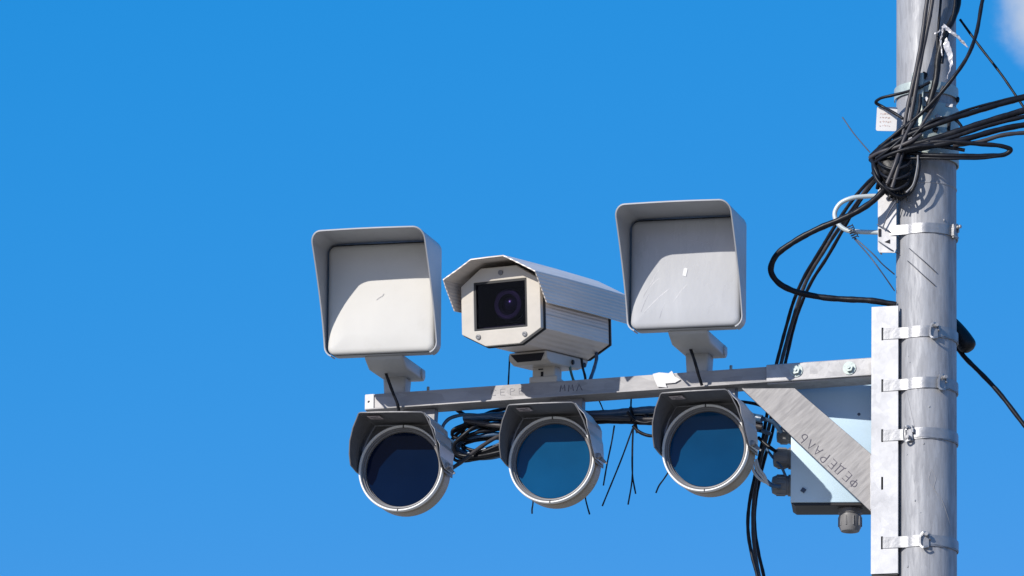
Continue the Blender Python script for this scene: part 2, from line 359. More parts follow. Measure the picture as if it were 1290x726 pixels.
# ------------------------------------------------------------------ pole
PR = .0785
pole = empty('steel_pole', Matrix.Translation((OX, OY, 0)))
tag(pole, 'tall round galvanised steel pole carrying the whole camera bracket', 'pole')
bm = BM(); n = 96
zs = [0, 1, 3, 4.2, 4.6, 5.0, 5.4, 5.8, 6.2, 6.6, 7.2, 9.2]
rings = [[bm.verts.new((PR * cos(2 * pi * i / n), PR * sin(2 * pi * i / n), z)) for i in range(n)] for z in zs]
for a, b in zip(rings[:-1], rings[1:]):
    for i in range(n): bm.faces.new((a[i], a[(i + 1) % n], b[(i + 1) % n], b[i]))
bm.faces.new(rings[-1])
obj('shaft', bm, 'pole', pole, True)
def pz(py, px=1167): return Wd(px, py, -PR).z       # height on the pole's front at a pixel row
bm = BM(); lathe(bm, [(PR - .002, -.004), (PR + .0012, -.002), (PR + .0016, .0), (PR + .0012, .002), (PR - .002, .004)], 96, Matrix.Translation((0, 0, pz(229))) @ Matrix.Rotation(pi / 2, 4, 'X'))
obj('weld_seam', bm, 'pole', pole, True)
def on_pole(px, py):
    lx = Wd(px, py, -PR).x - OX
    lx = L(px, py, -PR).x; lx = max(-PR * .98, min(PR * .98, lx)); ly = -sqrt(PR * PR - lx * lx)
    w = FB @ Vector((lx, ly, 0)); return Vector((w.x - OX, w.y - OY, Wd(px, py, ly).z))
for pts in ([(1141, 492), (1146, 512), (1150, 530), (1154, 545)], [(1172, 590), (1178, 603), (1176, 615), (1184, 628), (1190, 648), (1195, 672)], [(1172, 594), (1170, 606), (1177, 618), (1186, 640)]):
    bm = BM(); sweep(bm, crom([on_pole(*p) for p in pts], 5), circ(.0007, 6)); obj('scratch', bm, 'arm', pole, True)
rn = random.Random(12)
for i in range(12):
    p = on_pole(rn.uniform(1138, 1192), rn.uniform(250, 720)); bm = BM(); bmesh.ops.create_icosphere(bm, subdivisions=2, radius=rn.uniform(.0012, .0026), matrix=Matrix.Translation(p) @ Matrix.Diagonal((1, 1, 1.5, 1))); obj('zinc_drip', bm, 'pole', pole, True)
bm = BM(); lathe(bm, [(PR - .002, -.2), (PR + .004, -.2), (PR + .005, 0), (PR + .004, .006), (PR - .002, .006)], 64, Matrix.Translation((0, 0, .2)) @ Matrix.Rotation(pi / 2, 4, 'X'))
obj('base_collar', bm, 'zinc', pole, True)

# ------------------------------------------------------------------ bracket: channel, arm, brace
br = empty('mounting_bracket', FB @ Matrix.Translation((0, 0, 5)))
tag(br, 'galvanised steel bracket with long horizontal arm and diagonal brace strapped to the pole', 'bracket')
BI = br.matrix_world.inverted()
def Lb(px, py, ly): return BI @ Wd(px, py, ly)
CF = -.070                                          # front plane of the channel
c0 = Lb(1098, 387, CF); c1 = Lb(1131, 722, CF)
XL, XR, ZT, ZB = c0.x, c1.x, c0.z, c1.z
# front web with slots, made of strips round the slots
slots = [pyx for pyx in (421, 486, 549, 609, 684)]
sx = Lb(1111.5, 500, CF).x
bm = BM(); prev = ZT
def strip(x0, x1, z0, z1): cube(bm, ((x0 + x1) / 2, CF + .002, (z0 + z1) / 2), (x1 - x0, .004, z1 - z0))
sw = .0026
strip(XL, sx - sw, ZB, ZT); strip(sx + sw, XR, ZB, ZT)
for s in slots:
    zc = Lb(1111, s, CF).z; strip(sx - sw, sx + sw, zc + .017, prev); prev = zc - .017
strip(sx - sw, sx + sw, ZB, prev)
cube(bm, (XL + .002, CF + .004 + .03, (ZT + ZB) / 2), (.004, .06, ZT - ZB))
cube(bm, (XR - .0015, CF + .004 + .004, (ZT + ZB) / 2), (.003, .008, ZT - ZB))
obj('channel', bm, 'channel', br)
bm = BM(); cube(bm, ((XL + XR) / 2 - .004, -.020, (ZT + ZB) / 2), (XR - XL - .018, .003, ZT - ZB - .004)); obj('slot_shade', bm, 'jdark', br)  # strip added behind the slots to darken them, shade in its colour
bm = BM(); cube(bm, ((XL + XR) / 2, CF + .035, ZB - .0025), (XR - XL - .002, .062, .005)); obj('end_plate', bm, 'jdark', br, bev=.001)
# arm: one square tube hollow at the left end with a bright cut end, sloping line fitted to the photo
AF = -.034                                          # arm front face
pL = Lb(460.5, 497.5, AF); pR = Lb(1099, 453, AF)
AH = .043
def armz(x): return pL.z + (pR.z - pL.z) * (x - pL.x) / (pR.x - pL.x)
ang = math.atan2(pR.z - pL.z, pR.x - pL.x)
mid = (pL + pR) / 2; Larm = (pR - pL).length
Marm = Matrix.Translation((mid.x, 0, mid.z - AH / 2)) @ Matrix.Rotation(-ang, 4, 'Y')
bm = BM(); t_ = .003
for (cy, cz, sy, sz) in ((AF + t_ / 2, 0, t_, AH), (-AF - t_ / 2, 0, t_, AH), (0, AH / 2 - t_ / 2, -2 * AF - 2 * t_, t_), (0, -AH / 2 + t_ / 2, -2 * AF - 2 * t_, t_)):
    vs0 = len(bm.verts); cube(bm, (0, cy, cz), (Larm, sy, sz))
bmesh.ops.transform(bm, matrix=Marm, verts=bm.verts)
arm = obj('arm', bm, 'arm', br)
def on_arm(u, dy, dz):                              # u along the arm from its left end, dz from its middle line
    return Marm @ Vector((u - Larm / 2, AF + dy, dz))
# lip bent forward on the lower front edge
bm = BM(); 
cube(bm, (0, AF - .0035, -AH / 2 + .0015), (Larm - .004, .007, .003)); bmesh.ops.transform(bm, matrix=Marm, verts=bm.verts); obj('arm_lip', bm, 'arm', br)
# end cap with hole
bm = BM(); sq = rrect(.024, AH - .001, .002, 4); hl = [(.0038 * cos(2 * pi * (i + .5) / len(sq) ) - .001, .0038 * sin(2 * pi * (i + .5) / len(sq))) for i in range(len(sq))]
prism(bm, sq, 0, .003, hl, Marm @ Matrix.Translation((-Larm / 2 + .012, AF - .0035, 0))); obj('end_tab', bm, 'channel', br)
# joining sleeve near the pole with two bolts
xs = Lb(966, 470, AF).x; xe = XL
Ms = Marm @ Matrix.Translation(((xs - pL.x + xe - pL.x) / 2 - Larm / 2, 0, 0))
bm = BM(); ls = xe - xs
cube(bm, (0, AF - .003, .001), (ls, .005, AH + .004)); cube(bm, (0, .002, -AH / 2 - .0025), (ls, -2 * AF + .004, .004)); cube(bm, (0, .002, AH / 2 + .0035), (ls, -2 * AF + .004, .004))
bmesh.ops.transform(bm, matrix=Ms, verts=bm.verts); obj('arm_sleeve', bm, 'zinc', br, bev=.001, seg=1)
for px, py in ((1003, 467), (1070, 464)):
    p = Lb(px, py, AF - .006); bm = BM(); lathe(bm, [(0, -.002), (.0175, -.002), (.0175, 0)], 24, Matrix.Translation(p)); hexnut(bm, (p.x, p.y - .002, p.z), .0115, .008); lathe(bm, [(0, -.013), (.004, -.013), (.004, -.009)], 12, Matrix.Translation(p))
    obj('bolt', bm, 'greenplate', br, True)
# brace: flat angle bar
BF = -.042
q = [Lb(934, 489.5, BF), Lb(1001, 489, BF), Lb(1097.5, 572, BF), Lb(1097.5, 645, BF)]
q = [(v.x, v.z) for v in q]
bm = BM(); prism(bm, q, BF, BF + .005); obj('brace', bm, 'brace', br, bev=.0008, seg=1)
bm = BM(); d = (Vector(q[2]) - Vector(q[1])).normalized(); nn = Vector((-d.y, d.x)) * -.004
a, b_ = Vector(q[0]), Vector(q[3])
prism(bm, [tuple(a), tuple(b_), tuple(b_ - nn), tuple(a - nn)], BF + .0052, BF + .03); obj('brace_flange', bm, 'brace', br)
# weld bead brace to channel
bm = BM(); P = [Lb(1097.5, 574 + 7.5 * i, BF - .002 + .0012 * (i % 2)) for i in range(10)]
tube(bm, P, .0030, 8); obj('weld_bead', bm, 'channel', br, True)
# marker writing: stroke letters laid on the steel
GL = {'F': [[(.5, 0), (.5, 1)], [(.5, .82), (.15, .78), (.05, .55), (.2, .36), (.5, .32), (.82, .38), (.95, .58), (.82, .78), (.5, .82)]],
      'E': [[(.85, 1), (.15, 1), (.12, 0), (.85, .02)], [(.13, .52), (.7, .54)]],
      'D': [[(.05, -.18), (.05, 0), (.95, 0), (.95, -.18)], [(.2, 0), (.3, 1), (.8, .98), (.82, 0)]],
      'P': [[(.2, -.05), (.2, 1), (.65, .98), (.82, .75), (.62, .5), (.2, .48)]],
      'A': [[(.05, 0), (.5, 1), (.9, 0)], [(.25, .4), (.75, .4)]],
      'L': [[(.05, 0), (.42, 1), (.9, 0)]],
      'b': [[(.2, 1), (.2, 0), (.65, .02), (.8, .28), (.6, .5), (.2, .48)]],
      'C': [[(.85, .85), (.5, 1), (.15, .7), (.12, .3), (.45, 0), (.85, .12)]],
      'X': [[(.1, 0), (.85, 1)], [(.1, 1), (.85, 0)]],
      'N': [[(.1, 0), (.25, .95), (.5, .3), (.75, 1), (.85, .05)]]}
def writing(text, p0, p1, h, depth, ratio, mat, parent, lw, name='marker_writing'):
    """text runs from p0 to p1 (x,z in the bracket frame), letters upright to the left of the run"""
    p0, p1 = Vector(p0), Vector(p1); d = (p1 - p0) / len(text); u = Vector((-d.y, d.x)).normalized() * h
    bm = BM(); rnd = random.Random(5)
    for i, ch in enumerate(text):
        if ch == ' ': continue
        j = rnd.uniform(-.06, .06)
        for st in GL[ch]:
            pts = [p0 + d * (i + x * ratio + .05 + y * j) + u * (y * (1 + j) + rnd.uniform(-.05, .05)) for x, y in st]
            P = [Vector((p.x, depth, p.y)) for p in pts]
            if len(P) > 2 and ch in 'FCPb': P = crom(P, 4)
            sweep(bm, P, rect(.0008, lw), up=Vector((0, 1, 0)))
    return obj(name, bm, mat, parent)
a = Lb(1081, 611, BF); b_ = Lb(1007, 547, BF)
dd = Vector((b_.x - a.x, b_.z - a.z)).normalized(); nn = Vector((-dd.y, dd.x))
off = nn * -.009
writing('FEDEPALb', (a.x + off.x, a.z + off.y), (b_.x + off.x, b_.z + off.y), .0235, BF - .0004, .76, 'ink', br, .0022)
a = Lb(617, 499, AF); b_ = Lb(676, 494.8, AF)
writing('CEPEX', (a.x, a.z), (b_.x, b_.z), .016, AF - .0004, .7, 'inkfaint', br, .0016)
a = Lb(704, 494, AF); b_ = Lb(736, 492, AF)
writing('NNL', (a.x, a.z), (b_.x, b_.z), .018, AF - .0004, .8, 'ink', br, .0018)

# ------------------------------------------------------------------ straps round the pole
def strap(py, clasp_px, label, h=.029, group='steel straps clamping the channel to the pole', start=None, tilt=0, backx=-.10):
    z = Wd(1111, py, CF - .001).z
    root = empty('strap_clamp', FB @ Matrix.Translation((0, 0, z))); tag(root, label, 'strap', group)
    R = PR + .0016
    P = [Vector((sx + .001, CF + .002, 0)), Vector((sx + .003, CF - .001, 0)), Vector((XR - .01, CF - .0016, 0)), Vector((XR, CF - .0018, 0))] if start is None else [Vector(p) for p in start]
    for i in range(41):
        a = radians(-118 + (178 + 118) * i / 40); Rk = R + .0009 * (1 + sin(i * 2.3 + py)) * (1 if 3 < i else 0); P.append(Vector((Rk * cos(a), Rk * sin(a), 0)))
    for p in P: p.z += tilt * (p.x + .05)
    bm = BM(); sweep(bm, P, rect(h, .0016), up=Vector((0, 0, 1))); obj('band', bm, 'strap', root, True)
    # buckle sits where the ray through clasp_px meets the band
    px = L(clasp_px, py, -R).x; px = max(-R * .95, min(R * .95, px)); a = -math.acos(px / R)
    Mc = Matrix.Translation((R * cos(a), R * sin(a), tilt * (px + .05))) @ Matrix.Rotation(a + pi / 2, 4, 'Z')
    bm = BM()
    cube(bm, (0, -.004, 0), (.018, .007, h + .012)); cube(bm, (.011, -.006, .006), (.006, .011, .013)); cube(bm, (-.010, -.005, -.003), (.004, .010, h * .9))
    bmesh.ops.transform(bm, matrix=Mc, verts=bm.verts); obj('buckle', bm, 'strap', root, bev=.0015)
    bm = BM(); lathe(bm, [(0, -.022), (.0045, -.022), (.005, -.012), (.005, -.006)], 14, Mc @ Matrix.Translation((.002, 0, -.012 if clasp_px < 1160 else .012))); obj('screw', bm, 'zinc', root, True)
    bm = BM(); P2 = [Vector((.004, -.010, h * .5)), Vector((-.004, -.016, h * .62)), Vector((-.012, -.014, h * .4)), Vector((-.013, -.012, -h * .55)), Vector((-.006, -.016, -h * .75)), Vector((.006, -.013, -h * .62))]
    sweep(bm, crom([Mc @ p for p in P2], 4), rect(.005, .0015)); obj('buckle_loop', bm, 'strap', root)
    # second lap of strap over the right side
    bm = BM(); P = []
    for i in range(14):
        an = a + .12 + (radians(25) - a - .12) * i / 13; P.append(Vector(((R + .0022) * cos(an), (R + .0022) * sin(an), tilt * (px + .05) + .001 * sin(i))))
    sweep(bm, P, rect(h * .82, .0016), up=Vector((0, 0, 1))); obj('strap_tail', bm, 'strap', root, True)
    return root
strap(421, 1176, 'topmost steel strap of the four on the white channel')
strap(486, 1184, 'second steel strap from the top on the white channel', tilt=.02)
strap(549, 1147, 'third strap down, its buckle nearest the white channel')
strap(684, 1166, 'lowest steel strap, near the foot of the white channel')

# ------------------------------------------------------------------ sensor panels
def sensor_panel(cx, cy, ly, yaw, pitch, roll, w, h, D, film, label, neck_px):
    c = Wd(cx, cy, ly)
    Rm = Matrix.Rotation(radians(yaw), 4, 'Z') @ Matrix.Rotation(radians(pitch), 4, 'X') @ Matrix.Rotation(radians(roll), 4, 'Y')
    root = empty('sensor_panel', Matrix.Translation(c) @ Rm); tag(root, label, 'sensor panel', 'visored square sensor panels on the arm')
    # shell
    bm = BM(); A = rrect(w - .006, h - .004, .024, 6); prism(bm, A, .016, .052); obj('shell', bm, 'panel_shell', root, True, bev=.004, angle=60)
    bm = BM(); prism(bm, rrect(w * .7, h * .7, .03, 6), .052, .070); obj('back_housing', bm, 'panel_shell', root, True, bev=.006, angle=60)
    bm = BM(); prism(bm, rrect(w - .009, h - .008, .023, 6), .009, .0165); obj('gasket', bm, 'seal', root)  # black seal, also standing for the shadow gap between cover and visor
    # cover, pillowed a little
    bm = BM(); cw, chh = w - .011, h - .012; rr_ = .020
    prev = None; lv = [(0, 1.0, .013), (0, 1.0, .007), (.003, 1, .003), (.008, 1, .0008), (.014, 1, 0), (.05, 1, -.001)]
    for ins, _, y in lv:
        ring = [bm.verts.new((a, y, b)) for a, b in rrect(cw - 2 * ins, chh - 2 * ins, max(.004, rr_ - ins * .9), 6, -.0004, -.0016)]
        if prev:
            for i in range(len(ring)): bm.faces.new((prev[i], prev[(i + 1) % len(ring)], ring[(i + 1) % len(ring)], ring[i]))
        else: bm.faces.new(ring)
        prev = ring
    bm.faces.new(prev[::-1])
    cov = obj('front_cover', bm, 'panel_film' if film else 'panel_cover', root, True)
    # maker's dot / smudge at the middle
    bm = BM()
    if film: prism(bm, [(-.006, -.009), (.003, -.012), (.0075, .008), (.002, .011), (-.003, .009)], -.0022, -.0014); obj('centre_mark', bm, 'white', root)
    else: sweep(bm, [Vector((-.012, -.0018, -.006)), Vector((-.004, -.0018, .0)), Vector((.004, -.0018, .004)), Vector((.008, -.0018, .010))], rect(.0003, .0022), up=Vector((0, 1, 0))); obj('centre_mark', bm, 'pencil', root)
    if film:   # creases in the wrap
        rn = random.Random(8); bm = BM()
        for i in range(7):
            x0 = rn.uniform(-.12, .02); z0 = rn.uniform(-.13, -.02); l = rn.uniform(.03, .09); an = rn.uniform(.6, 1.2)
            P = [Vector((x0 + l * cos(an) * t, -.0011, z0 + l * sin(an) * t + .004 * sin(3 * t))) for t in (0, .33, .66, 1)]
            sweep(bm, P, [(0, .0006), (.00018, 0), (0, -.0006)], up=Vector((0, -1, 0)))
        for i in range(5):
            x0 = rn.uniform(-.11, .08); z0 = rn.uniform(.03, .11); l = rn.uniform(.02, .07); an = rn.uniform(-.7, .9)
            P = [Vector((x0 + l * cos(an) * t, -.0011, z0 + l * sin(an) * t)) for t in (0, .4, 1)]
            sweep(bm, P, [(0, .0005), (.00018, 0), (0, -.0005)], up=Vector((0, -1, 0)))
        obj('film_crease', bm, 'film', root)
    # visor sheet
    path = []; hw, hh, r = w / 2, h / 2, .026
    for i in range(5): a = radians(250 - 70 * i / 4); path.append((-hw + r + r * cos(a), -hh + r + r * sin(a), 0))
    for i in range(1, 9): path.append((-hw, -hh + r + (h - 2 * r) * i / 9, 1))
    for i in range(8): a = radians(180 - 90 * i / 7); path.append((-hw + r + r * cos(a), hh - r + r * sin(a), 1))
    for i in range(1, 9): path.append((-hw + r + (w - 2 * r) * i / 9, hh + .0015 * sin(pi * i / 9), 1))
    for i in range(8): a = radians(90 - 90 * i / 7); path.append((hw - r + r * cos(a), hh - r + r * sin(a), 1))
    for i in range(1, 9): path.append((hw, hh - r - (h - 2 * r) * i / 9, 1))
    for i in range(5): a = radians(0 - 70 * i / 4); path.append((hw - r + r * cos(a), -hh + r + r * sin(a), 0))
    G = []
    for x, z, f in path:
        t = max(0, (z + hh - .02) / (h - .02)); dep = D * min(1, t) ** 1.35 * (1 if f else 0) + .003
        y1 = .038; G.append([Vector((x, -dep + (y1 + dep) * k / 8, z)) for k in range(9)])
    bm = BM(); sheet(bm, G, -.0035); obj('visor', bm, 'visor', root, True)
    # mount block, plate and neck stand straight up from the arm
    nb = Lb(neck_px[0], neck_px[1], 0)
    zt = (root.matrix_world @ Vector((0, .195, -h / 2 - .006))).z
    base = br.matrix_world @ Vector((nb.x, 0, armz(nb.x) + .0))
    inv = root.matrix_world.inverted(); Z = zt - base.z; print('panel above arm', Z, (root.matrix_world @ Vector((0, 0, -h / 2))).z - base.z)
    Mw = inv @ Matrix.Translation(base) @ Matrix.Rotation(radians(yaw), 4, 'Z')
    bm = BM()
    Mx = Matrix.Translation((0, 0, -h / 2)) @ Matrix.Rotation(pi / 2, 4, 'Z')
    # side profile (y,z) extruded along x in the panel's own frame: shallow tray chamfered front and rear
    prism(bm, [(.030, .006), (.275, .006), (.275, -.018), (.262, -.028), (.075, -.028), (.030, -.006)], -.052, .052, None, Mx)
    obj('mount_block', bm, 'mount', root, True, bev=.006, seg=3)
    bm = BM(); lathe(bm, [(0, -.004), (.010, -.004), (.014, -.002), (.014, 0)], 24, Matrix.Translation((.052, .235, -h / 2 - .012)) @ Matrix.Rotation(pi / 2, 4, 'Z')); obj('pivot_cap', bm, 'mount', root, True)
    bm = BM(); cube(bm, (0, .0, (Z - .020) / 2 - .001), (.064, .064, Z - .020 + .006), taper=(.90, .9)); bmesh.ops.transform(bm, matrix=Mw, verts=bm.verts); obj('mount_neck', bm, 'mount', root, True, bev=.007, seg=3)
    bm = BM(); lathe(bm, [(0, -.003), (.004, -.003), (.005, 0)], 12, Mw @ Matrix.Translation((-.008, -.0255, Z - .040))); obj('set_screw', bm, 'wire', root, True)
    bm = BM(); lathe(bm, [(.0, 0), (.007, 0), (.007, .006), (.004, .006), (.004, .030), (0, .030)], 12, Mw @ Matrix.Translation((.078, .03, 0)) @ Matrix.Rotation(pi / 2, 4, 'X')); obj('stud', bm, 'greenplate', root, True)
    return root
sensor_panel(480, 375, -.225, -14, 4.6, 0.2, .301, .304, .150, False, 'left square white sensor panel under a grey visor, cream-lit face', (500, 494))
sensor_panel(863, 343, -.228, -15.5, 3.6, 0.6, .301, .299, .152, True, 'right square sensor panel beside the pole, face wrapped in creased film', (881, 470))

# ------------------------------------------------------------------ security camera
def security_camera():
    c = Wd(630.5, 384, -.27)
    root = empty('security_camera', Matrix.Translation(c) @ Matrix.Rotation(radians(-27.7), 4, 'Z') @ Matrix.Rotation(radians(7.8), 4, 'X') @ Matrix.Rotation(radians(1.3), 4, 'Y'))
    tag(root, 'cream bullet camera housing with dark square window under a long sunshield', 'security camera')
    oct_ = [(-.115, -.070), (-.115, .056), (-.056, .100), (.048, .100), (.117, .058), (.117, -.070), (.054, -.106), (-.046, -.106)]
    def sc(P, k): return [(a * k + (1 - k) * .001, b * k - (1 - k) * .003) for a, b in P]
    ww, wh = .0775, .0640
    win = [(-ww, -wh), (-ww, wh), (-ww * .33, wh), (ww * .33, wh), (ww, wh), (ww, -wh), (ww * .33, -wh), (-ww * .33, -wh)]
    bm = BM(); prism(bm, oct_, -.001, .016, win); obj('front_bezel', bm, 'cam', root, bev=.0018, seg=2)
    bm = BM(); prism(bm, sc(oct_, 1.03), .0165, .0225, [(a * 1.0, b) for a, b in win]); obj('front_gasket', bm, 'seal', root)
    body = sc(oct_, .985); bm = BM(); prism(bm, body, .023, .405, win); obj('housing', bm, 'camside', root, bev=.003, seg=2)
    bm = BM(); prism(bm, sc(oct_, 1.01), .4055, .412); obj('rear_gasket', bm, 'seal', root)
    bm = BM(); prism(bm, sc(oct_, .97), .4125, .425); obj('rear_plate', bm, 'camside', root, bev=.002)
    # dark window frame
    f = .0055; bm = BM(); prism(bm, [(-ww, -wh), (-ww, wh), (ww, wh), (ww, -wh)], .001, .010, [(-ww + f, -wh + f), (-ww + f, wh - f), (ww - f, wh - f), (ww - f, -wh + f)]); obj('window_frame', bm, 'seal', root)
    bm = BM(); prism(bm, [(-ww + .001, -wh + .001), (-ww + .001, wh - .001), (ww - .001, wh - .001), (ww - .001, -wh + .001)], .0055, .0075); obj('window_glass', bm, 'window', root)
    bm = BM(); prism(bm, [(-ww, -wh), (-ww, wh), (ww, wh), (ww, -wh)], .12, .13); obj('inner_plate', bm, 'cavity', root)
    e_ = .0012; bm = BM(); prism(bm, [(-ww + e_, -wh + e_), (-ww + e_, wh - e_), (ww - e_, wh - e_), (ww - e_, -wh + e_)], .0105, .119, [(-ww + .004, -wh + .004), (-ww + .004, wh - .004), (ww - .004, wh - .004), (ww - .004, -wh + .004)]); obj('window_tunnel', bm, 'cavity', root)
    Ml = Matrix.Translation((.006, .030, .004))
    bm = BM(); lathe(bm, [(.024, .012), (.028, 0), (.039, 0), (.041, .003), (.041, .020), (.046, .022), (.046, .085)], 48, Ml); ln = obj('lens', bm, 'lensring', root, True)
    bm = BM(); lathe(bm, [(0, .004), (.010, .005), (.018, .009), (.026, .014)], 32, Ml); obj('lens_glass', bm, 'lenscoat', ln, True)
    bm = BM(); lathe(bm, [(.033, -.0006), (.0345, -.0012), (.036, -.0006)], 40, Ml); obj('lens_band', bm, 'cablegrey', ln, True)
    # inner lower ledge
    bm = BM(); cube(bm, (0, .030, -wh + .008), (.12, .03, .004)); obj('sled', bm, 'lensring', root)
    for x, z in ((.003, .084), (-.066, -.080), (.070, -.083)):
        bm = BM(); lathe(bm, [(0, -.0015), (.0035, -.0035), (.0068, -.003), (.0072, 0)], 16, Matrix.Translation((x, -.001, z))); obj('screw', bm, 'gland', root, True)
    # sunshield
    prof = [(-.134, -.006), (-.134, .010), (-.134, .050), (-.134, .069), (-.090, .0925), (-.050, .114), (0, .1155), (.044, .116), (.090, .0915), (.133, .068), (.133, .050), (.133, .010), (.133, -.006)]
    # keep the bends crisp by doubling points at them
    G = []
    for x, z in prof:
        y0 = -.062 if z >= .068 else -.062 + .062 * (.068 - z) / .075
        if abs(x) < .06: y0 -= .004
        G.append([Vector((x, y0 + (.487 - y0) * k / 10, z + .002 * sin(pi * k / 10))) for k in range(11)])
    bm = BM(); sheet(bm, G, -.003); sh = obj('sunshield', bm, 'camside', root)
    # standoff washers that hold the shield
    for y in (.1, .34):
        bm = BM(); lathe(bm, [(0, 0), (.007, 0), (.007, .014), (0, .014)], 12, Matrix.Translation((0, y, .100)) @ Matrix.Rotation(pi / 2, 4, 'X')); obj('standoff', bm, 'zinc', root, True)
    # seams on the housing sides
    bm = BM()
    for z in (-.030, .018): cube(bm, (.1158, .215, z), (.0016, .37, .0022))
    obj('side_rib', bm, 'cam', root)
    # cradle
    zb = -.109; Mx = Matrix.Rotation(pi / 2, 4, 'Z')
    bm = BM(); prism(bm, [(.150, zb + .002), (.400, zb + .002), (.385, zb - .018), (.340, zb - .030), (.175, zb - .030), (.150, zb - .020)], -.056, .056, None, Mx)
    obj('cradle', bm, 'cam', root, bev=.004, seg=2)
    bm = BM(); prism(bm, [(-.048, zb - .004), (.050, zb - .004), (.038, zb - .024), (-.030, zb - .024)], .146, .151); obj('cradle_recess', bm, 'cavity', root)
    for y in (.30, .37):
        bm = BM(); lathe(bm, [(0, -.003), (.006, -.003), (.007, 0)], 12, Matrix.Translation((.057, y, zb - .014)) @ Matrix.Rotation(pi / 2, 4, 'Z')); obj('cradle_screw', bm, 'lensring', root, True)
    # neck stands on the arm
    nb = Lb(689, 482, 0); base = br.matrix_world @ Vector((nb.x, 0, armz(nb.x)))
    inv = root.matrix_world.inverted(); Mw = inv @ Matrix.Translation(base) @ Matrix.Rotation(radians(-20), 4, 'Z')
    top = (root.matrix_world @ Vector((0, .25, zb - .028))).z - base.z
    bm = BM(); cube(bm, (0, 0, top / 2), (.064, .056, top + .002), taper=(1.0, 1.)); bmesh.ops.transform(bm, matrix=Mw, verts=bm.verts); obj('mount_neck', bm, 'cam', root, bev=.004, seg=2)
    bm = BM(); cube(bm, (0, 0, .009), (.078, .064, .018)); bmesh.ops.transform(bm, matrix=Mw, verts=bm.verts); obj('mount_foot', bm, 'cam', root, bev=.003, seg=2)
    bm = BM(); cube(bm, (-.004, -.0285, top * .50), (.007, .002, .013)); cube(bm, (-.008, -.0285, top * .78), (.013, .002, .003)); cube(bm, (-.002, -.0285, top * .33), (.012, .002, .002)); bmesh.ops.transform(bm, matrix=Mw, verts=bm.verts); obj('neck_slot', bm, 'cavity', root)
    return root
CAMR = security_camera()

